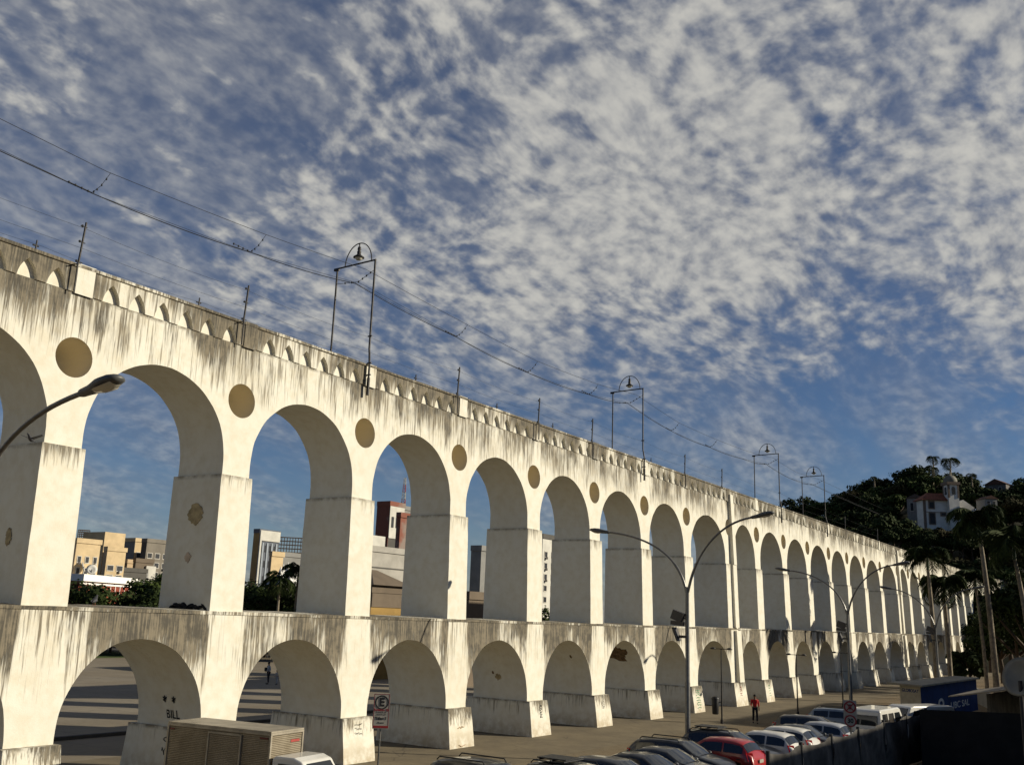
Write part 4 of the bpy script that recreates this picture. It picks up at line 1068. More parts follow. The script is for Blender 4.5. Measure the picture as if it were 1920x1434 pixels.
bt = thing('banner_truck', 'blue and cream box trailer with white lettering beneath a pale roof edge', 'trailer', (90, 16.5, 0))
M_blue = mat('trailer_blue', (.010, .035, .12), .8, var=.2, vs=1, spec=.08)
M_creamp = mat('trailer_cream', (.36, .31, .22), .6, var=.15, vs=2)
def trailer():
    Dn = 72.
    a, b, c_ = at(1688, 1300, Dn), at(1727, 1300, Dn-1.2), at(1832, 1300, 88.)
    c0 = Vector((b.x, b.y, 0)); 
    ax = Vector((-(b-a).x, -(b-a).y, 0)).normalized(); ax = Vector((a.x-b.x, a.y-b.y, 0)); Wd = ax.length; ax.normalize()
    ln = Vector((c_.x-b.x, c_.y-b.y, 0)); Ln = ln.length; ln.normalize()
    zt = at(1727, 1287, Dn-1.2).z; zb = .4
    O = Vector((90, 16.5, 0))
    def q(s_, t_, z, o=0.): return c0+ax*s_+ln*t_-O+Vector((0, 0, z))
    MB().hexa([q(0, 0, zb), q(Wd, 0, zb), q(Wd, Ln, zb), q(0, Ln, zb)], [q(0, 0, zt), q(Wd, 0, zt), q(Wd, Ln, zt), q(0, Ln, zt)]).build('body', M_blue, bt)
    MB().hexa([q(.02, -.05, zb), q(Wd+.0, -.05, zb), q(Wd, -.004, zb), q(.02, -.004, zb)], [q(.02, -.05, zt), q(Wd, -.05, zt), q(Wd, -.004, zt), q(.02, -.004, zt)]).build('end_panel', M_creamp, bt)
    MB().hexa([q(-.25, -.5, zt+.01), q(Wd+.9, -.5, zt+.01), q(Wd+.3, Ln+.2, zt+.01), q(-.25, Ln+.2, zt+.01)], [q(-.25, -.5, zt+.12), q(Wd+.9, -.5, zt+.12), q(Wd+.3, Ln+.2, zt+.12), q(-.25, Ln+.2, zt+.12)]).build('roof', mat('trailer_roof', (.20, .18, .135), .7, var=.25, vs=1), bt)
    nrm = -ax
    text('lettering', 'GLOBOSAT', .27, M_blue, bt, frame(q(Wd/2, -.06, zt-.30), -ax, (0, 0, 1)), .006)
    def side_t(px_):
        d = ray(px_, 1300); return (c0.x*d.y-c0.y*d.x)/(ln.y*d.x-ln.x*d.y)
    nb = Vector((0, 0, 1))
    M_let = mat('white_lettering', (.55, .55, .52), .5)
    T_ = side_t(1799); text('lettering', 'UBC SAL', .62, M_let, bt, frame(q(-.02, T_, at(1799, 1319, (c0+ln*T_).length).z), ln, nb)@Matrix.Diagonal((2.6, 1, 1, 1)), .01)
    mb = MB(); n = 24; vs = []
    for o_ in (.01, .04):
        for rr_ in (.16, .34):
            for k in range(n): vs.append(q(0, side_t(1763), at(1763, 1318, (c0+ln*side_t(1763)).length).z)+ln*(2.6*rr_*math.cos(2*math.pi*k/n))+nb*(rr_*math.sin(2*math.pi*k/n))-ax*o_)
    mb.add(vs, [(2*n+k, 2*n+(k+1) % n, 3*n+(k+1) % n, 3*n+k) for k in range(n)]).build('emblem', M_let, bt)
    for t_ in (.15, .25, .85):
        for s_ in (.15, Wd-.15): MB().lathe([(.2, .1), (.42, .12), (.45, 0), (.42, -.12), (.2, -.12)], q(s_, Ln*t_, .45), 16, Matrix.Rotation(R(90), 3, 'X')).build('wheel', M_tyre, bt)
trailer()
P_ = at(1912, 1268, 30.)
sdh = thing('satellite_dish', 'cream dish leaning on a post at the right edge', 'dish', (P_.x, P_.y, 0))
Mx = Matrix.Rotation(math.atan2(-P_.y, -P_.x)-R(35), 3, 'Z')@Matrix.Rotation(R(75), 3, 'Y')
MB().lathe([(0, -.16), (.15, -.15), (.3, -.11), (.42, -.05), (.5, .0), (.51, .01), (.42, -.035), (.3, -.095), (.15, -.13), (0, -.14)], (0, 0, P_.z), 28, Mx).build('reflector', mat('dish_cream', (.20, .18, .14), .5, var=.1), sdh)
MB().tube([(0, 0, 0), (0, 0, P_.z-.1)], .05, 8).build('post', M_iron, sdh)

# ------------------------------------------------------------------ people
def person(name, label, loc, rz_, cols, pose='walk', hgt=1.72, bag=None):
    p = thing(name, label, 'person', loc, rz_)
    s = hgt/1.72
    J = dict(pel=(0, 0, .95), wst=(.01, 0, 1.10), chs=(.02, 0, 1.32), nck=(.02, 0, 1.47), hd0=(.04, 0, 1.56), hd1=(.05, 0, 1.64))
    if pose == 'walk':
        legs = {1: [(0, .09, .90), (.16, .10, .50), (.26, .10, .09), (.40, .11, .04)], -1: [(0, -.09, .90), (-.05, -.10, .48), (-.30, -.10, .12), (-.20, -.10, .03)]}
        arms = {1: [(.02, .19, 1.40), (-.10, .24, 1.15), (-.02, .25, .93), (.02, .25, .85)], -1: [(.02, -.19, 1.40), (.06, -.25, 1.14), (.25, -.22, 1.02), (.33, -.2, 1.02)]}
    else:
        legs = {1: [(0, .09, .90), (.03, .10, .48), (.02, .10, .09), (.15, .12, .04)], -1: [(0, -.09, .90), (-.02, -.10, .48), (-.08, -.10, .09), (.05, -.11, .04)]}
        arms = {1: [(.02, .19, 1.40), (-.02, .27, 1.14), (.10, .24, .95), (.14, .23, .88)], -1: [(.02, -.19, 1.40), (.0, -.26, 1.14), (.15, -.2, 1.0), (.2, -.15, .96)]}
    def skin(nm, chains, m_, rad, root=0):
        vs, es, rr = [], [], []
        idx = {}
        for ch in chains:
            prev = None
            for pt, r_ in ch:
                key = tuple(round(c, 4) for c in pt)
                if key not in idx: idx[key] = len(vs); vs.append(Vector(pt)*s); rr.append(r_*s)
                if prev is not None: es.append((prev, idx[key]))
                prev = idx[key]
        me = bpy.data.meshes.new(nm); me.from_pydata(vs, es, []); me.update()
        o = bpy.data.objects.new(nm, me); C.objects.link(o)
        sk = o.modifiers.new('skin', 'SKIN'); 
        for i, v in enumerate(me.skin_vertices[0].data): v.radius = rr[i] if isinstance(rr[i], tuple) else (rr[i], rr[i]); v.use_root = (i == root)
        sb = o.modifiers.new('sub', 'SUBSURF'); sb.levels = 2; sb.render_levels = 2
        me.materials.append(m_); o.parent = p
        return o
    ms = mat('skin_brown', (.20, .11, .07), .6)
    ch = [[(J['pel'], .12), (J['wst'], .115), (J['chs'], .13), (J['nck'], .055), (J['hd0'], .075), (J['hd1'], .085), ((.05, 0, 1.70), .055)]]
    for sg in (1, -1):
        l = legs[sg]; ch.append([(J['pel'], .12), (l[0], .085), (l[1], .058), (l[2], .04), (l[3], .032)])
        a = arms[sg]; ch.append([(J['chs'], .13), (a[0], .052), (a[1], .042), (a[2], .03), (a[3], .026)])
        hx = Vector(a[3])
        for k in range(4): ch.append([(a[3], .026), (tuple(hx+Vector((.03+.01*k, (k-1.5)*.018, -.05))), .009), (tuple(hx+Vector((.045+.008*k, (k-1.5)*.02, -.085+.008*k))), .008)])
        ch.append([(a[3], .026), (tuple(hx+Vector((.05, -sg*.03, -.02))), .010)])
    skin('body', ch, ms, None)
    top = [[(J['pel'], .135), (J['wst'], .13), (J['chs'], .15), ((.02, 0, 1.44), .09)]]
    for sg in (1, -1): a = arms[sg]; top.append([(J['chs'], .15), (a[0], .066), (a[1], .054), (tuple(Vector(a[1]).lerp(Vector(a[2]), .8)), .04)])
    skin('jacket', top, mat('cloth_'+cols[0][0], cols[0][1], .9), None)
    bot = []
    for sg in (1, -1): l = legs[sg]; bot.append([((0, 0, .97), .125), (l[0], .10), (l[1], .072), (tuple(Vector(l[1]).lerp(Vector(l[2]), .93)), .055)])
    skin('trousers', bot, mat('cloth_'+cols[1][0], cols[1][1], .9), None)
    MB().lathe([(0, .105), (.06, .095), (.092, .05), (.098, 0), (.085, -.04), (.07, -.05)], Vector((.035, 0, 1.655))*s, 14).build('hair', mat('hair_black', (.01, .009, .008), .7), p)
    f = MB().lathe([(0, .03), (.012, .01), (.018, -.012), (0, -.02)], Vector((.142, 0, 1.62))*s, 8)
    f.build('nose', ms, p)
    e = MB()
    for sg in (1, -1): e.lathe([(0, .010), (.010, 0), (0, -.010)], Vector((.128, sg*.032, 1.645))*s, 8)
    e.build('eyes', mat('eye_dark', (.02, .015, .01), .3), p)
    for sg in (1, -1):
        l = legs[sg]; q = Vector(l[3])*s; MB().lathe([(0, .04), (.05, .035), (.065, 0), (.06, -.035), (0, -.04)], q-Vector((.03, 0, -.005)), 12, Matrix.Diagonal((1.9, .75, 1))).build('shoe', mat('shoe_dark', (.02, .018, .016), .6), p)
    if bag:
        MB().box(Vector(bag)*s, (.28, .14, .3)).build('shoulder_bag', M_blackp, p)
    return p
person('person', 'person walking in a red top and dark trousers past the lower arches', (64.7, 22.9, 0), R(205), [('red', (.38, .02, .02)), ('navy', (.012, .013, .018))], hgt=1.74)
person('person', 'adult in a pale top with a bag on the plaza behind the arches', (60.3, 62.5, 0), R(160), [('pale', (.42, .40, .38)), ('dark', (.02, .02, .025))], 'stand', 1.72, bag=(.1, -.30, 1.15))
person('person', 'small child in light clothes close beside the adult on the plaza', (60.75, 61.95, 0), R(200), [('cream', (.5, .45, .38)), ('light', (.4, .38, .35))], 'walk', 1.1)

# ------------------------------------------------------------------ birds and bundle on the ledge
def bird(label, loc, rz_, fly=False, s=1.):
    b = thing('bird', label, 'bird', loc, rz_)
    mb = MB(); st = [(-.17, .004, .0), (-.10, .02, .015), (-.04, .05, .03), (.03, .06, .055), (.08, .045, .10), (.11, .03, .14), (.135, .03, .165), (.155, .022, .17), (.17, .006, .165), (.195, .002, .155)]
    n = 10; vs = []
    for x, r_, z in st:
        for k in range(n): a = 2*math.pi*k/n; vs.append(Vector((x, r_*math.cos(a), .08+z+r_*math.sin(a)))*s)
    mb.add(vs, [(i*n+k, i*n+(k+1) % n, (i+1)*n+(k+1) % n, (i+1)*n+k) for i in range(len(st)-1) for k in range(n)], True)
    mb.build('body', mat('pigeon_dark', (.035, .035, .04), .6), b)
    w_ = MB()
    for sg in (1, -1):
        if fly: w_.hexa([Vector(q)*s for q in ((-.06, sg*.03, .13), (.07, sg*.03, .14), (.02, sg*.32, .24), (-.08, sg*.30, .23))], [Vector(q)*s for q in ((-.06, sg*.03, .145), (.07, sg*.03, .155), (.02, sg*.32, .248), (-.08, sg*.30, .238))])
        else: w_.hexa([Vector(q)*s for q in ((-.16, sg*.02, .09), (.04, sg*.045, .11), (.04, sg*.065, .12), (-.16, sg*.03, .10))], [Vector(q)*s for q in ((-.16, sg*.02, .11), (.04, sg*.04, .17), (.04, sg*.055, .17), (-.16, sg*.03, .115))])
    w_.build('wings', mat('pigeon_wing', (.06, .06, .065), .6), b)
    if not fly:
        l = MB()
        for sg in (1, -1): l.tube([(0, sg*.025*s, .09*s), (.01*s, sg*.025*s, 0)], .006*s, 5).tube([(.01*s, sg*.025*s, .003), (.05*s, sg*.025*s, .003)], .004*s, 4)
        l.build('legs', mat('pigeon_leg', (.25, .08, .06), .6), b)
    return b
d = lat(175, 1141, 29.3); bird('dark pigeon standing on the ledge at the left', (d.x, 29.3, ZL+.035), R(35), s=1.3)
d = lat(58, 826, 27.); bird('dark bird in flight before the leftmost upper arch', (d.x, 27., d.z-.1), R(200), True, 1.1)
mb = MB()
for i in range(9):
    c_ = Vector((25.1-.02*i-.2, 29.35+.19*i, ZL+.10)); a = noise.noise_vector(Vector((i*1.7, 2, 3)))
    mb.lathe([(0, -.07), (.12, -.05), (.16, 0), (.12, .06+.04*a.x), (0, .09+.05*a.y)], c_+Vector((a.x*.06, a.y*.06, 0)), 9, Matrix.Rotation(a.z*2, 3, 'X')@Matrix.Diagonal((1, 1.5+a.x, .8)))
tag(mb.build('cloth_bundle', M_dark), 'dark crumpled bundle lying at the foot of a pier on the ledge', 'bundle')

# ------------------------------------------------------------------ vegetation
def leaves(mb, lumps, per, size, seed=0, flat=.35):
    rr = random.Random(seed)
    for c, r_ in lumps:
        c = Vector(c); rad = Vector(r_) if not isinstance(r_, (int, float)) else Vector((r_, r_, r_*.8))
        n = per
        for i in range(n):
            d = Vector((rr.gauss(0, 1), rr.gauss(0, 1), rr.gauss(0, 1))).normalized()
            k = rr.random()**.28
            p = c+Vector((d.x*rad.x, d.y*rad.y, d.z*rad.z))*k*(.82+.4*noise.noise(d*2.1+c*.3))
            nrm = (d+Vector((rr.uniform(-.8, .8), rr.uniform(-.8, .8), rr.uniform(-.2, 1)))).normalized()
            t = nrm.cross(Vector((rr.uniform(-1, 1), rr.uniform(-1, 1), rr.uniform(-1, 1)))).normalized(); b = nrm.cross(t)
            s = size*rr.uniform(.6, 1.3)
            mb.add([p-t*s, p-b*s*.55+t*s*.1, p+t*s, p+b*s*.6-t*s*.1], [(0, 1, 2, 3)])
def tree(label, x, y, z0, h, w_, m_, n=900, size=.35, seed=0, name='broadleaf_tree', group=None, lobes=7, trunk=True):
    rr = random.Random(seed*13+5)
    t = thing(name, label, 'tree', (x, y, z0), 0, group)
    if trunk:
        mb = MB(); th = h*.42
        mb.tube([(0, 0, -.5), (.05*h*rr.uniform(-1, 1), 0, th*.5), (0.02*h, .03*h, th)], [h*.035, h*.027, h*.02], 7)
        for k in range(4):
            a = rr.uniform(0, 6.28); mb.tube([(0.01*h, .015*h, th*.75), (math.cos(a)*w_*.25, math.sin(a)*w_*.25, th*1.25), (math.cos(a)*w_*.4, math.sin(a)*w_*.4, th*1.6)], [h*.018, h*.012, h*.006], 5)
        mb.build('trunk', M_bark, t)
    L_ = []
    for k in range(lobes):
        a = 2*math.pi*k/lobes+rr.uniform(-.5, .5); q = rr.uniform(.25, .62)
        L_.append(((math.cos(a)*w_*.5*q*1.3, math.sin(a)*w_*.5*q*1.3, h*rr.uniform(.45, .78)), (w_*rr.uniform(.2, .3), w_*rr.uniform(.2, .3), h*rr.uniform(.13, .2))))
    L_.append(((0, 0, h*.8), (w_*.24, w_*.24, h*.18)))
    mb = MB(); leaves(mb, L_, max(20, n//len(L_)), size, seed); mb.build('crown', m_, t, fix=False)
    return t
def palm(label, x, y, z0, h, r_, n=16, seed=0, top_r=.14, bot_r=.28, lean=(0, 0), leaf=26, cat='palm', group='royal palms', shaft=True, droop=1.):
    rr = random.Random(seed)
    t = thing('palm_tree', label, cat, (x, y, z0), 0, group)
    P_ = [(lean[0]*(i/8)**2*1., lean[1]*(i/8)**2, h*i/8) for i in range(9)]; P_[0] = (0, 0, -.3)
    MB().tube(P_, [bot_r*1.15, bot_r, bot_r*.95, bot_r*.92, bot_r*.9, bot_r*.85, bot_r*.78, bot_r*.7, top_r], 10).build('trunk', M_trunk, t)
    tip = Vector(P_[-1])
    if shaft: MB().tube([tip-Vector((0, 0, .1)), tip+Vector((0, 0, r_*.2)), tip+Vector((0, 0, r_*.42))], [top_r*1.1, top_r*1.0, top_r*.4], 8).build('crownshaft', mat('crownshaft_green', (.06, .08, .03), .5), t); tip = tip+Vector((0, 0, r_*.34))
    mb = MB()
    for k in range(n):
        az = 2*math.pi*k/n+rr.uniform(-.25, .25); el = rr.uniform(-.15, 1.25); L_ = r_*rr.uniform(.82, 1.1)
        hd = Vector((math.cos(az), math.sin(az), 0)); pts = []
        p = tip.copy(); e = el
        N = 12
        for i in range(N+1):
            pts.append(p.copy()); p = p+(hd*math.cos(e)+Vector((0, 0, 1))*math.sin(e))*(L_/N); e -= droop*(.17+.012*i)
        mb.tube(pts, [.035*r_/3*(1-.8*i/N) for i in range(N+1)], 4, cap=False, smooth=False)
        side = hd.cross(Vector((0, 0, 1)))
        M_ = leaf
        for j in range(2, M_+1):
            f = j/M_*N; i0 = min(N-1, int(f)); q = pts[i0].lerp(pts[i0+1], f-i0); dd = (pts[i0+1]-pts[i0]).normalized()
            ll = r_*.30*math.sin(math.pi*min(1, .12+.88*(j/M_)**.9))+.06*r_
            for sg in (1, -1):
                v = (side*sg*rr.uniform(.7, 1)+dd*.55+Vector((0, 0, rr.uniform(-.75, -.1)))).normalized()
                wv = dd*(r_*.016)
                mb.add([q-wv, q+wv, q+v*ll*.6+wv*.8+Vector((0, 0, -.05*ll)), q+v*ll+Vector((0, 0, -.28*ll))], [(0, 1, 2, 3)])
    mb.build('fronds', M_palm, t, fix=False)
    return t

# trees on the plaza beyond the arches
def place(px, D): p = at(px, 1150, D); return p.x, p.y
trees_bg = [(140, 128, 1080, 13, 'low dark tree in front of the white and red building, left one'), (176, 130, 1097, 9, 'rounded tree under the white roof beam behind the arches'),
            (290, 128, 1094, 10, 'small dark tree just left of the second pier'), (268, 132, 1112, 7, 'low bush-like tree under the red panels'), (305, 135, 1062, 10, 'taller green tree hidden by the second pier'),
            (468, 130, 1078, 13, 'dark tree below the tan tower, left one'), (502, 134, 1082, 13, 'dark tree below the tan tower, right one'), (548, 128, 1080, 12, 'bright green tree left of the third pier')]
for i, (px_, D, yt, w_, lab) in enumerate(trees_bg):
    x, y = place(px_, D); h = at(px_, yt, D).z; tree(lab, x, y, 0, h, w_, M_leaf2 if i in (1, 4, 7) else M_leaf, 4200, .26, 20+i, group='trees beyond the plaza')
for i, (px_, D, yt) in enumerate([(520, 122, 1082), (553, 124, 1070)]):
    x, y = place(px_, D); h = at(px_, yt, D).z; palm(['slim palm among the trees beyond the second opening', 'slim palm beside the third pier beyond the plaza'][i], x, y, 0, h-1.2, 3.2, 14, 50+i, .12, .2, group='slim palms beyond the plaza')
x, y = place(1023, 130); tree('narrow green tree below the white apartment block between two piers', x, y, 0, 8, 4, M_leaf2, 900, .25, 77)
for i, (px_, w_, lab) in enumerate([(140, 16, 'leftmost dark shrub mass seen low through the first lower arch'), (215, 16, 'dark shrub mass at the crown of the first lower arch'), (290, 15, 'dark shrub mass hidden behind the second pier'), (480, 15, 'dark shrub mass at the crown of the second lower arch'), (560, 15, 'dark shrub mass low behind the third pier')]):
    tree(lab, *place(px_, 136), 0, 5.5, w_, M_leaf, 2400, .35, 90+i, lobes=10, group='low shrubs along the far road')

# ------------------------------------------------------------------ background buildings
def bmat(name, col, var=.12): return mat('wall_'+name, col, .85, var=var, vs=.6)
M_win = mat('window_dark', (.02, .022, .026), .45, spec=.2, var=.3, vs=.8)
M_fr = mat('window_frame', (.45, .42, .36), .6)
def building(name, label, e, l, r, ytop, D, m_left, m_right, dims=None, win=None, ybase=0., cat='building', roofm=None, rooftop=None, yr=0.):
    """e: pixel of the shared vertical edge, l/r: pixels where the -X and -Y faces end"""
    c = at(e, ytop, D); H = c.z-.7
    b = thing(name, label, cat, (c.x, c.y, 0), yr)
    def reach(px_, dv):
        d = ray(px_, 1150); # c + dv*s on the ray direction (horizontal)
        det = d.x*dv.y-d.y*dv.x
        s = -(c.x*d.y-c.y*d.x)/(dv.x*d.y-dv.y*d.x); return abs(s)
    dy = Vector((-math.sin(yr), math.cos(yr), 0)); dx = Vector((math.cos(yr), math.sin(yr), 0))
    DY = min(40, reach(l, dy)) if l is not None else 12; DX = min(60, reach(r, dx)) if r is not None else 12
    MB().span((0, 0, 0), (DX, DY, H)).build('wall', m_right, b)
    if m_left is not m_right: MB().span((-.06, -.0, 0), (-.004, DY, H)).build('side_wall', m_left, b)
    MB().span((-.15, -.15, H), (DX+.15, .12, H+.7)).span((-.15, .121, H), (.12, DY, H+.7)).build('roof_parapet', roofm or m_right, b)
    if win:
        for face, nx, nz, z0, z1, wf, hf in win:
            for i in range(nx):
                for j in range(nz):
                    zc_ = H-z0-(H-z0-z1)*(j+.5)/nz; hh = (H-z0-z1)/nz*hf/2
                    if face == 'R':
                        xc = DX*(i+.5)/nx; ww = DX/nx*wf/2
                        f = MB().span((xc-ww-.1, -.06, zc_-hh-.12), (xc+ww+.1, -.004, zc_+hh+.1)).build('window', M_fr, b)
                        MB().span((xc-ww, -.075, zc_-hh), (xc+ww, -.062, zc_+hh)).build('pane', M_win, f)
                        if rnd.random() < .4: MB().span((xc-ww*.4, -.45, zc_-hh-.35), (xc+ww*.4, -.08, zc_-hh-.01)).build('air_conditioner', M_fr, b)
                    else:
                        yc = DY*(i+.5)/nx; ww = DY/nx*wf/2
                        f = MB().span((-.12, yc-ww-.1, zc_-hh-.1), (-.064, yc+ww+.1, zc_+hh+.1)).build('window', M_fr, b)
                        MB().span((-.14, yc-ww, zc_-hh), (-.122, yc+ww, zc_+hh)).build('pane', M_win, f)
    return b, DX, DY, H
beige = bmat('beige', (.50, .38, .22)); beiged = bmat('beige_side', (.42, .31, .19)); greyw = bmat('grey', (.20, .195, .18)); greyd = bmat('dark_grey', (.08, .075, .065)); pale = bmat('pale', (.50, .48, .42)); brownd = bmat('brown', (.13, .10, .07))  # beige_side: beige darkened to put in the shade of side walls
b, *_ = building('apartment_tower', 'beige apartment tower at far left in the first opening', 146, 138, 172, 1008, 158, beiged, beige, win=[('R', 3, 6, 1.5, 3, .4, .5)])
b, *_ = building('apartment_tower', 'beige tower with shade-darkened side wall and white-framed windows', 203, 180, 222, 1024, 180, beiged, beige, win=[('R', 2, 6, 2, 3, .6, .5)])
MB().span((.5, 2, 0), (4.5, 8, _[2]+3.2)).build('roof_tank', beige, b)
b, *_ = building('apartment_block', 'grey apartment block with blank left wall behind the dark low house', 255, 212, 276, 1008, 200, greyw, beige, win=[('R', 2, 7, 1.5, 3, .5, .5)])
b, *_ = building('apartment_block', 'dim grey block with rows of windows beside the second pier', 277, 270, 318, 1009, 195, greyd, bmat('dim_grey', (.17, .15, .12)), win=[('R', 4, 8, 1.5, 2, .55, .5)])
b, *_ = building('apartment_block', 'added dark brown block standing for the shade between the two beige towers', 180, 172, 188, 1034, 198, brownd, beiged, win=[('R', 2, 5, 1.5, 3, .4, .4)])  # filler block, its dark brown stands in for shade between the towers
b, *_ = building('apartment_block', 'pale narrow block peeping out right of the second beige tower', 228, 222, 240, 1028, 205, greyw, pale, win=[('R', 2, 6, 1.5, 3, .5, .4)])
b, *_ = building('apartment_block', 'brown stepped block above the red panel hall', 240, 232, 258, 1048, 192, brownd, beiged, win=[('R', 3, 3, 1, 4, .5, .5)])
def billboard_frame(label, x0, x1, y0, y1, D, nx, ny):
    a, c = at(x0, y0, D), at(x1, y1, D); ybt = at(x0, y1, D).z; z1 = a.z; z0 = ybt
    t = thing('billboard_frame', label, 'billboard frame', (a.x, a.y, 0))
    d = Vector((c.x-a.x, c.y-a.y, 0)); mb = MB()
    for i in range(nx+1): p = d*(i/nx); mb.tube([(p.x, p.y, z0), (p.x, p.y, z1)], .09, 4, smooth=False)
    for j in range(ny+1): z = z0+(z1-z0)*j/ny; mb.tube([(0, 0, z), (d.x, d.y, z)], .09, 4, smooth=False)
    mb.build('lattice', M_rust, t)
    mb = MB()
    for i in (0.05, .5, .95): p = d*i; mb.tube([(p.x, p.y, 0), (p.x, p.y, z0)], .16, 5)
    mb.build('supports', M_rust, t); 
    return t
billboard_frame('small rusty lattice billboard frame above the beige tower at far left', 147, 167, 993, 1008, 205, 6, 4)
billboard_frame('wide rusty lattice billboard frame on the skyline left of the third pier', 513, 568, 1006, 1034, 185, 11, 4)
b, *_ = building('low_house', 'dark low flat-roofed house above the white roof beam', 215, 205, 266, 1062, 182, greyd, greyd, win=[('R', 4, 2, .5, 5, .4, .4)])
b, *_ = building('low_house', 'small dark stepped house with pale chimney wall', 256, 248, 276, 1046, 188, greyd, brownd)
MB().span((2, -.4, 0), (4, 0-.01, _[2]-.5)).build('chimney_wall', pale, b)
# white and brick-red modern hall
a, c = at(158, 1077, 152), at(262, 1091, 166)
hl = thing('modern_hall', 'low hall with white roof beam and brick red panels between white mullions', 'building', (a.x, a.y, 0), math.atan2(c.y-a.y, c.x-a.x))
Lh = math.hypot(c.x-a.x, c.y-a.y); zt_ = (a.z+c.z)/2+.3; zb_ = at(240, 1113, 160).z
mw_ = mat('hall_white', (.78, .76, .70), .6, var=.04); mr_ = mat('hall_brick', (.20, .045, .025), .8, var=.2, vs=1)
MB().span((0, 0, zt_-.95), (Lh, 9, zt_)).build('roof_beam', mw_, hl)
MB().span((Lh-.7, .01, 0), (Lh, 9, zt_-.951)).build('end_wall', mw_, hl)
MB().span((0, .6, 0), (Lh-.71, 8.5, zt_-.96)).build('brick_panels', mr_, hl)
for i in range(10): x = Lh-.7-(i+1)*Lh*.085; MB().span((x-.06, .5, zb_-.5), (x+.06, .598, zt_-.96)).build('mullion', mw_, hl)
MB().span((0, .45, zb_+1.0), (Lh-.71, .499, zb_+1.25)).build('rail', mw_, hl)
MB().hexa([(0, -4, zb_-1.6), (Lh*1.2, -4, zb_-1.6), (Lh*1.2, .4, zb_-.6), (0, .4, zb_-.6)], [(0, -4, zb_-1.5), (Lh*1.2, -4, zb_-1.5), (Lh*1.2, .4, zb_-.5), (0, .4, zb_-.5)]).build('tile_roof', mat('red_tile', (.28, .07, .03), .9, var=.3, vs=2), hl)
for i, (px_, py_, rr_, lab) in enumerate([(172, 1067, .75, 'white round satellite dish on the hall roof'), (157, 1062, .7, 'tilted satellite dish at the left end of the hall roof')]):
    p = at(px_, py_, 156+i*2); t = thing('satellite_dish', lab, 'dish', (p.x, p.y, zt_-.3))
    hz = p.z-zt_+.3
    Mx = Matrix.Rotation(R(-125 if i == 0 else -40), 3, 'Z')@Matrix.Rotation(R(70), 3, 'Y')
    MB().lathe([(0, -.2), (.4, -.16), (.75, 0), (.76, .01), (.4, -.14), (0, -.18)], (0, 0, hz), 20, Mx).build('reflector', mat('dish_pale', (.55, .53, .48), .6), t)
    MB().tube([(0, 0, 0), (0, 0, hz)], .06, 6).build('mast', M_iron, t)
# second opening
b, DX, DY, H = building('office_tower', 'tall tower with tan blank side and ribbed window front left of the third pier', 488, 462, 511, 991, 170, bmat('tan', (.34, .23, .09)), bmat('slate', (.11, .12, .14)))
MB().span((.0, -.25, 0), (.35, -.003, H+.5)).span((.351, -.22, H-1.2), (DX, -.003, H+.5)).build('white_trim', pale, b)
for i in range(4):
    x = DX*(i+.7)/4.4; f = MB().span((x, -.12, 1), (x+DX*.07, -.004, H-1.5)).build('window_strip', mat('strip_blue', (.24, .27, .30), .5), b)
for i in range(4):
    for j in range(9): x = DX*(i+.35)/4.4; MB().span((x, -.05, H-3-j*2.5), (x+DX*.06, -.004, H-1.9-j*2.5)).build('window', M_win, b)
b, *_ = building('narrow_house', 'narrow cream house front under the wide billboard frame', 511, 505, 522, 1033, 150, beiged, beige)
b, *_ = building('grey_block', 'grey hillside block behind the white pointed tents', 530, 519, 575, 1034, 160, greyw, greyw, win=[('R', 4, 2, 2, 6, .3, .3)])
for i, (px_, py_, D) in enumerate([(527, 1060, 130), (532, 1056, 131), (541, 1053, 132), (547, 1056, 131)]):
    p = at(px_, py_, D); t = thing('peaked_tent', ['first white peaked tent from the left under the billboard frame', 'second white peaked tent from the left', 'third white peaked tent, slightly higher', 'fourth white peaked tent beside the third pier'][i], 'tent', (p.x, p.y, 0), 0, 'white peaked tents beyond the plaza')
    MB().add([(-1.2, -1.2, p.z-2.4), (1.2, -1.2, p.z-2.4), (1.2, 1.2, p.z-2.4), (-1.2, 1.2, p.z-2.4), (-.25, -.25, p.z-1.2), (.25, -.25, p.z-1.2), (.25, .25, p.z-1.2), (-.25, .25, p.z-1.2), (0, 0, p.z)],
             [(0, 1, 5, 4), (1, 2, 6, 5), (2, 3, 7, 6), (3, 0, 4, 7), (4, 5, 8), (5, 6, 8), (6, 7, 8), (7, 4, 8)]).build('canopy', mat('tent_white', (.72, .70, .66), .8), t)
    mb = MB()
    for sx in (-1, 1):
        for sy in (-1, 1): mb.tube([(sx*1.15, sy*1.15, 0), (sx*1.15, sy*1.15, p.z-2.4)], .05, 5)
    mb.build('poles', M_steel, t)
# third opening
def redbl(t, b, pos, cc, tc):
    n = t.noise(pos, .22, 4, .6); t.set(b.inputs['Base Color'], t.mix(t.rng(n, .42, .56), (.22, .17, .14), (.20, .075, .05)))
M_redw = mat('faded_red_wall', (.3, .1, .07), .9, fn=redbl)
b, DX, DY, H = building('painted_tower', 'tall block with faded red painted side wall between third and fourth piers', 732, 694, 746, 939, 150, M_redw, greyd, roofm=M_redw)
MB().span((0, -.1, H-4.8), (DX, -.004, H)).build('pale_attic', pale, b)
for i in range(3): MB().span((DX*(.12+.3*i), -.14, H-3.2), (DX*(.28+.3*i), -.102, H-1.6)).build('window', M_win, b)
b, DX, DY, H = building('rear_block', 'dark block behind the red tower carrying the mast', 747, 742, 775, 946, 175, greyd, greyw)
b2, DX2, DY2, H2 = building('red_annex', 'faded red annex wall hidden partly by the fourth pier', 752, 748, 790, 960, 140, M_redw, M_redw)
p = at(757, 945, 178); q = at(757, 890, 178)
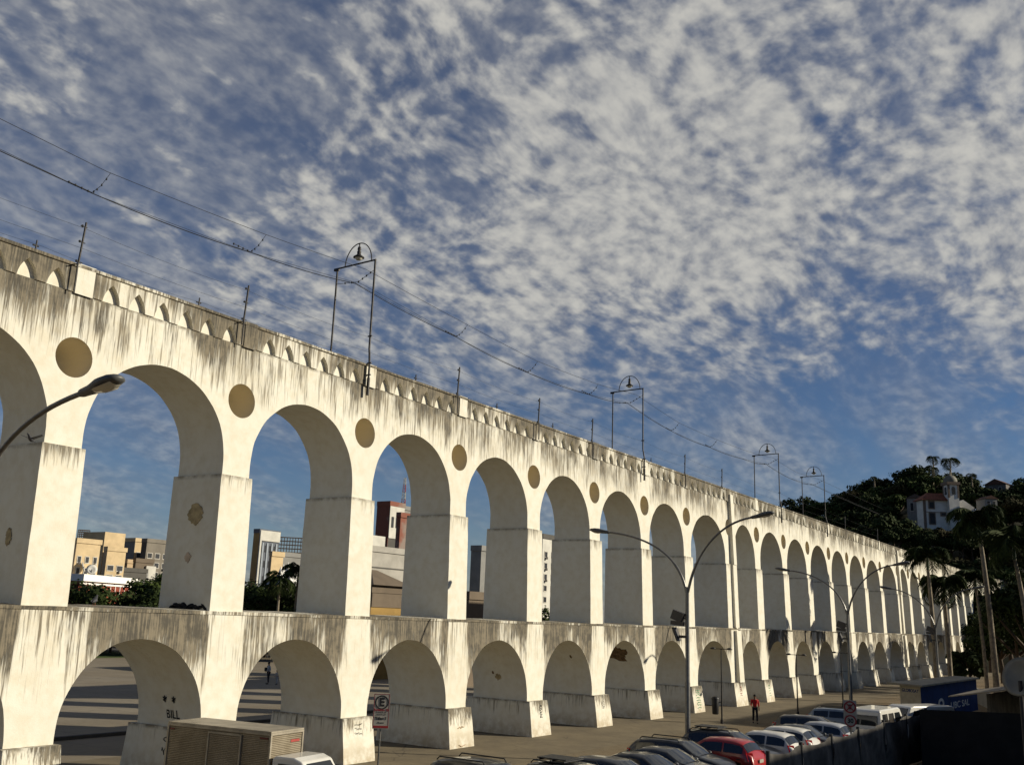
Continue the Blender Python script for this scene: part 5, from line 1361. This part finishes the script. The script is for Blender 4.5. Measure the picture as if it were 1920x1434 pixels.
ms_ = thing('radio_mast', 'thin red and white lattice radio mast on the rooftop', 'mast', (p.x, p.y, H-.5))
for seg_ in range(5):
    mb = MB(); h0, h1 = (q.z-H)*seg_/5, (q.z-H)*(seg_+1)/5
    for i in range(3):
        a = 2.1*i; a2 = 2.1*(i+1); w0, w1 = .55-.07*seg_, .55-.07*(seg_+1)
        mb.tube([(math.cos(a)*w0, math.sin(a)*w0, h0), (math.cos(a)*w1, math.sin(a)*w1, h1)], .05, 4)
        for z0_, z1_ in ((h0, (h0+h1)/2), ((h0+h1)/2, h1)): mb.tube([(math.cos(a)*w0, math.sin(a)*w0, z0_), (math.cos(a2)*w0, math.sin(a2)*w0, z1_)], .035, 4); mb.tube([(math.cos(a)*w0, math.sin(a)*w0, z0_), (math.cos(a2)*w0, math.sin(a2)*w0, z0_)], .03, 4)
    mb.build('mast_section', M_signred if seg_ % 2 else M_white, ms_)
b, DX, DY, H = building('warehouse', 'pale grey stepped warehouse wall with dark horizontal lines', 698, 690, 756, 1022, 120, bmat('stone', (.30, .28, .24)), bmat('stone2', (.32, .30, .26)))
for j in range(4): MB().span((0, -.06, H-1.9-j*2.), (DX, -.004, H-1.75-j*2.)).build('string_course', greyd, b)
MB().span((0, -.0, H+.7), (DX*.35, 2, H+1.9)).build('step_wall', pale, b)
b, DX, DY, H = building('shop_house', 'dark hipped roof house with ochre wall low in the third opening', 698, 690, 760, 1096, 95, brownd, bmat('ochre', (.27, .17, .05)), roofm=brownd)
MB().span((0, -.08, H-1.3), (DX, -.004, H)).build('brown_fascia', brownd, b)
MB().hexa([(-.5, -.6, H+.71), (DX+.5, -.6, H+.71), (DX+.5, 6, H+.71), (-.5, 6, H+.71)], [(DX*.4, 2, H+2.2), (DX*.55, 2, H+2.2), (DX*.55, 3, H+2.2), (DX*.4, 3, H+2.2)]).build('roof', brownd, b)
# fourth, fifth openings
b, *_ = building('grey_gable_block', 'plain grey block between the fourth and fifth piers', 903, 878, 930, 1022, 130, greyw, greyw)
b, *_ = building('dark_shed', 'dark low shed with tan wall below the grey block', 880, 872, 925, 1108, 90, brownd, brownd, win=[('R', 2, 1, .5, 2, .4, .3)])
b, *_ = building('white_apartment', 'white apartment front with stacked windows in the narrow sixth gap', 1018, 1012, 1040, 1000, 150, pale, pale, win=[('R', 2, 8, 1.5, 3, .35, .45)], roofm=greyd)
# long low far facades closing the plaza
b, *_ = building('low_terrace', 'long low dim terrace across the far side of the plaza', 60, None, 640, 1158, 150, brownd, brownd)

# ------------------------------------------------------------------ hill on the right
hill_prof = [(1440, 985), (1490, 962), (1520, 945), (1550, 935), (1585, 928), (1620, 918), (1650, 905), (1680, 893), (1720, 886), (1760, 884), (1800, 888), (1830, 905), (1848, 925), (1870, 922), (1895, 905), (1925, 898), (2000, 890), (2100, 900)]
rowsD = [(190, 0), (205, .16), (225, .34), (250, .56), (280, .78), (315, .94), (350, .9)]
vs = []
for D, f in rowsD:
    for x, y in hill_prof:
        p = at(x, y+22, 315); zt_ = p.z
        q = at(x, 1150, D); h = zt_*f*(D/315)**.3+3*noise.noise(Vector((q.x*.03, q.y*.03, 0)))*(f > 0)
        vs.append((q.x, q.y, max(-.2, h) if f else -.3))
nc = len(hill_prof)
hm = MB().add(vs, [(i*nc+j, i*nc+j+1, (i+1)*nc+j+1, (i+1)*nc+j) for i in range(len(rowsD)-1) for j in range(nc-1)], True).build('hill', M_earth, fix=False)
tag(hm, kind='structure')
def hill_z(px_, D):
    for (D0_, f0), (D1_, f1) in zip(rowsD[:-1], rowsD[1:]):
        if D0_ <= D <= D1_:
            t = (D-D0_)/(D1_-D0_); f = f0+(f1-f0)*t; break
    else: f = .9
    for a, b in zip(hill_prof[:-1], hill_prof[1:]):
        if a[0] <= px_ <= b[0]:
            t = (px_-a[0])/(b[0]-a[0]); y = a[1]+(b[1]-a[1])*t; break
    else: y = 900
    return at(px_, y+22, 315).z*f*(D/315)**.3
hg = 'trees on the wooded hill'
hrnd = random.Random(99)
protos = []
tcount = {}
adj = ['rounded', 'spreading', 'dense', 'ragged', 'tall', 'low', 'broad', 'shaggy']
tone = ['dark green', 'olive green', 'deep green', 'brownish green']
spots = []
for row, (D, n) in enumerate([(312, 26), (292, 24), (270, 24), (248, 22), (226, 20), (205, 18)]):
    for i in range(n):
        px_ = 1492+(1990-1492)*(i+hrnd.uniform(.1, .9))/n
        spots.append((px_, D+hrnd.uniform(-6, 6), row))
for px_, D, row in spots:
    # leave the church clear
    q = at(px_, 1150, D); z = hill_z(px_, D)
    if 1700 < px_ < 1868 and 215 < D < 300 and z+8.5 > at(px_, 978, D).z and D < 275: continue
    if 1715 < px_ < 1850 and 250 < D < 282: continue
    kind = hrnd.choice([0, 0, 1, 2])
    key = (kind, hrnd.randrange(3))
    s = hrnd.uniform(.75, 1.35)
    found = [p_ for k_, p_ in protos if k_ == key]
    zone = ('skyline', 'top slope', 'upper slope', 'middle slope', 'lower slope', 'foot')[row]
    side_ = ('at the left tip', 'behind the last gantry', 'left of the church', 'below the nave', 'around the tower', 'right of the church', 'at the right edge')[min(6, int((px_-1492)/62))]
    tcount[(zone, side_)] = tcount.get((zone, side_), 0)+1; ordn = ('first', 'second', 'third', 'fourth', 'fifth', 'sixth', 'seventh', 'eighth', 'ninth', 'tenth', 'eleventh', 'twelfth')[tcount[(zone, side_)]-1]
    lab = '%s hill tree, %s, %s, %s from left' % (tone[0 if kind == 0 else 2 if kind == 1 else 3], zone, side_, ordn)
    if not found:
        t = tree(lab, q.x, q.y, z-1, 8.5, 10, (M_leaf, M_leaf2, M_leaf3)[kind], 1500, .42, 200+len(protos), group=hg, lobes=8, name='hill_tree')
        protos.append((key, t)); t.scale = (s, s, s*hrnd.uniform(.8, 1.05)); t.rotation_euler.z = hrnd.uniform(0, 6)
    else:
        t = copy_tree(found[0], (q.x, q.y, z-1), hrnd.uniform(0, 6), lab); t.scale = (s, s, s*hrnd.uniform(.8, 1.05))
for i in range(9):
    px_ = 1692+i*20; D = 236+(i % 3)*4; q = at(px_, 1150, D); s = hrnd.uniform(.75, .95); zt_ = at(px_, 984+(i*7) % 13, D).z
    t = copy_tree(protos[i % len(protos)][1], (q.x, q.y, zt_-8.3*s), hrnd.uniform(0, 6), '%s dark tree in the row just below the church, counted from the left' % ('first', 'second', 'third', 'fourth', 'fifth', 'sixth', 'seventh', 'eighth', 'ninth')[i]); t.scale = (s*.9, s*.9, s)
# church
def church():
    D = 262
    c = at(1790, 951, D); O = c.copy()
    yaw = math.atan2(c.y, c.x)
    ch = thing('hill_church', 'small white colonial church with domed bell tower among the hill trees', 'church', (c.x, c.y, O.z), yaw-R(90)+R(28))
    u = at(1791, 1000, D); px1 = (at(1800, 975, D)-at(1790, 975, D)).length/10.
    S = px1  # metres per pixel at the church
    M_ch = mat('church_white', (.60, .58, .53), .85, var=.12, vs=.7); M_st = mat('church_stone', (.16, .12, .09), .9, var=.2)
    M_rf = mat('church_tiles', (.20, .065, .035), .9, var=.3, vs=1.5); M_dm = mat('church_dome', (.16, .15, .12), .8, var=.3, vs=1)
    tw = 22*S
    base = -60*S
    MB().span((-tw/2, 0, base), (tw/2, tw, 47*S)).build('bell_tower', M_ch, ch)
    mb = MB()
    for x in (-tw/2-.08, tw/2-.35): 
        for y in (-.08, tw-.35): mb.span((x, y, 20*S), (x+.43, y+.43, 47*S+.02))
    mb.span((-tw/2-.35, -.35, 47*S), (tw/2+.35, tw+.35, 47*S+1.5*S+.5)).build('cornice', M_st, ch)
    MB().lathe([(tw*.58, 50*S), (tw*.60, 53*S), (tw*.62, 57*S), (tw*.55, 62*S), (tw*.38, 66*S), (tw*.14, 68.5*S), (tw*.05, 70*S), (tw*.05, 75*S), (0, 76*S)], (0, tw/2, 0), 16).build('dome', M_dm, ch)
    for f in range(2):
        w_ = 3.6*S; z0, z1 = 27*S, 39*S
        arch = [(-w_, z0), (w_, z0), (w_, z1)]+[(w_*math.cos(math.pi*k/8), z1+w_*math.sin(math.pi*k/8)) for k in range(1, 8)]+[(-w_, z1)]
        if f == 0: fn = lambda a, b, s_: (a, -.12 if s_ == 0 else .05, b)
        else: fn = lambda a, b, s_: (-tw/2-.12 if s_ == 0 else -tw/2+.05, tw/2+a, b)
        MB().prism(ccw(arch), fn).build('belfry_opening', M_win, ch)
        if f == 1:
            MB().prism(ccw(arch), lambda a, b, s_: (tw/2-.05 if s_ == 0 else tw/2+.12, tw/2+a, b)).build('belfry_opening', M_win, ch)
    # nave to the left with tile roof
    nx0, nx1, nz = -tw/2-50*S, -tw/2-.01, 14*S
    MB().span((nx0, 1.2, base), (nx1, 1.2+30*S, nz)).build('nave', M_ch, ch)
    MB().hexa([(nx0-.7, .4, nz+.01), (nx1, .4, nz+.01), (nx1, 2+31*S, nz+.01), (nx0-.7, 2+31*S, nz+.01)], [(nx0+16*S, 1.2+15*S, nz+17*S), (nx1, 1.2+15*S, nz+17*S), (nx1, 1.3+15*S, nz+17*S), (nx0+16*S, 1.3+15*S, nz+17*S)]).build('roof', M_rf, ch)
    for x, z0, z1, w_ in ((-tw/2-33*S, -2*S, 10*S, 4.5*S), (-tw/2-33*S, -34*S, -13*S, 5*S), (-tw/2-9*S, -16*S, -12*S, 4*S)):
        f = MB().span((x-w_-.25, 1.05, z0-.25), (x+w_+.25, 1.19, z1+.35)).build('window_surround', M_st, ch)
        MB().span((x-w_, 1.0, z0), (x+w_, 1.04, z1)).build('window', M_win, f)
    MB().span((nx0-.1, 1.0, -11*S), (nx1, 1.19, -10*S)).span((nx0-.15, .98, base), (nx0+.5, 1.18, nz)).build('string_course', M_st, ch)
    # sloping gable to the right
    MB().prism(ccw([(tw/2, base), (tw/2+45*S, base), (tw/2+45*S, 5*S), (tw/2+22*S, 20*S), (tw/2, 10*S)]), lambda a, b, s_: (a, 3 if s_ == 0 else 16, b)).build('gable_wall', M_ch, ch)
    return ch
church()
def cottage(label, px_, py_, D, w_, d_, h_, wallm, roofc, rz_=0.):
    p = at(px_, py_, D)
    t = thing('hill_house', label, 'house', (p.x, p.y, p.z-h_), math.atan2(p.y, p.x)-R(90)+rz_, 'houses among the hill trees')
    MB().span((-w_/2, 0, -6), (w_/2, d_, h_-.01)).build('wall', wallm, t)
    MB().prism(ccw([(-w_/2-.3, h_), (w_/2+.3, h_), (0, h_+w_*.28)]), lambda a, b, s_: (a, -.3 if s_ == 0 else d_+.3, b)).build('roof', mat('cottage_roof_'+roofc[0], roofc[1], .9, var=.2), t)
    for i in (-1, 1):
        f = MB().span((i*w_*.22-.45, -.06, h_*.35), (i*w_*.22+.45, -.004, h_*.8)).build('window', M_fr, t)
        MB().span((i*w_*.22-.35, -.08, h_*.38), (i*w_*.22+.35, -.061, h_*.77)).build('pane', M_win, f)
wh_ = mat('cottage_white', (.24, .23, .21), .9); gr_ = mat('cottage_grey', (.13, .12, .11), .9)
cottage('white gabled house left of the church', 1716, 934, 268, 4.0, 5, 5, wh_, ('dark', (.09, .07, .055)))
cottage('dim brown roofed house high at the right edge of the hill', 1866, 908, 300, 5.5, 6, 3.5, gr_, ('brown', (.10, .05, .035)), R(-20))
cottage('small pale house low on the left slope', 1640, 931, 300, 3, 4, 2.2, gr_, ('dark', (.09, .07, .055)))
cottage('pale hut half hidden in the trees right of the church', 1858, 935, 262, 3, 4, 2.5, wh_, ('brown', (.14, .06, .035)), R(30))
# palms on the skyline
def hp(px_, ytip, ybase, D, r_, lab, seed, n=13):
    a, b = at(px_, ytip, D), at(px_, ybase, D)
    palm(lab, b.x, b.y, b.z, a.z-b.z-r_*.35, r_, n, seed, .16, .24, leaf=14, group='palms on the hill skyline', shaft=False, droop=1.25)
hp(1752, 852, 905, 300, 3.1, 'upper skyline palm left of the belfry, standing behind a second crown', 301)
hp(1750, 868, 915, 290, 3.4, 'skyline palm left of the belfry, lower and wider crown', 302)
hp(1785, 853, 925, 272, 4.1, 'tallest skyline palm directly above the church dome', 303, 15)
hp(1823, 886, 915, 290, 2.6, 'short skyline palm right of the belfry', 304)
hp(1640, 892, 918, 300, 1.9, 'tiny palm on the left shoulder of the hill', 305)
p = at(1715, 872, 305); 
cf = thing('conifer', 'tiny pointed conifer on the hill top', 'tree', (p.x, p.y, at(1715, 900, 305).z))
mb = MB(); hh = p.z-at(1715, 900, 305).z
leaves(mb, [((0, 0, hh*.2), (1.5, 1.5, 1.2)), ((0, 0, hh*.5), (1., 1., 1.3)), ((0, 0, hh*.8), (.45, .45, 1.2))], 200, .3, 5); mb.build('crown', M_leaf, cf, fix=False)
MB().tube([(0, 0, -1), (0, 0, hh*.9)], [.2, .05], 5).build('trunk', M_bark, cf)
# palms in front of the aqueduct end
def rp(px_b, D, px_t, py_t, r_, lab, seed, n=17, br=.30, dr_=1.):
    b = at(px_b, 1290, D); t = at(px_t, py_t, D)
    palm(lab, b.x, b.y, 0, t.z-r_*.3, r_, n, seed, br*.55, br, lean=((t.x-b.x)*.9, (t.y-b.y)*.9), leaf=30, group='royal palms before the end of the aqueduct', droop=dr_)
rp(1758, 104, 1738, 1046, 3.3, 'palm with brown crown boot overlapping the end of the parapet', 401, 16, .24)
rp(1784, 108, 1769, 1098, 3.4, 'shorter palm with wide drooping fronds crossing the last arches', 402, 18, .24, dr_=1.15)
rp(1851, 118, 1828, 1086, 3.3, 'slim palm just left of the tall one', 403, 15, .2)
rp(1869, 112, 1834, 978, 4.4, 'tallest palm with big crown below the church', 404, 20, .30)
rp(1942, 100, 1898, 1020, 4.2, 'palm with pale trunk at the right edge', 405, 18, .26)
rr = random.Random(3)
for i, (px_, D, h, w_, lab) in enumerate([(1872, 150, 9.5, 9, 'dark tree filling the gap right of the tall palm'), (1905, 140, 11.5, 10, 'dark tree at the right edge behind the palms'), (1935, 120, 12.5, 10, 'dark tree cut by the right edge of the picture'),
        (1812, 125, 4.6, 4, 'small leafy tree before the last lower arches'), (1890, 170, 13, 11, 'broad dark tree farther back at the foot of the hill'), (1850, 190, 10, 10, 'dark tree at the foot of the hill behind the palm trunks'), (1925, 165, 17, 12, 'tall dark tree under the slope at right')]):
    x, y = place(px_, D); tree(lab, x, y, 0, h, w_, M_leaf, 3600, .30, 500+i, group='dark trees behind the palms')
# low wall and rail by the palms
p, q = at(1790, 1270, 120), at(1935, 1258, 75)
rw = thing('low_wall', 'low dim wall under the palms at the right', 'wall', (p.x, p.y, 0))
d = Vector((q.x-p.x, q.y-p.y, 0)); e_ = d.normalized(); n_ = Vector((-e_.y, e_.x, 0))*.2
MB().hexa([Vector((0, 0, 0)), d, d+n_, n_], [Vector((0, 0, 1.3)), d+Vector((0, 0, 1.3)), d+n_+Vector((0, 0, 1.3)), n_+Vector((0, 0, 1.3))]).build('wall', greyw, rw)

# ------------------------------------------------------------------ unseen building and palms added on the street side to cast shade
b = thing('shade_building', 'plain unseen building added on the street side to shade the lower right', 'building', (48, -34, 0))
MB().span((0, 0, 0), (39.9, 18, 14.8)).build('wall', greyw, b)
MB().span((40, 0, 0), (66, 18, 19.5)).build('shade_tower_wall', greyw, b)  # taller unseen volume added to shade the trailer
for i, (x, y, h) in enumerate([(121, -2, 17), (127, -4, 19), (134, 0, 16), (141, -3, 19), (149, -1, 16)]):
    palm('tall unseen street palm added for its shadow, %s from the near end' % ['first', 'second', 'third', 'fourth', 'fifth'][i], x, y, 0, h-2, 4.2, 14, 600+i, .18, .3, leaf=16, group='unseen palms added for their shadows')
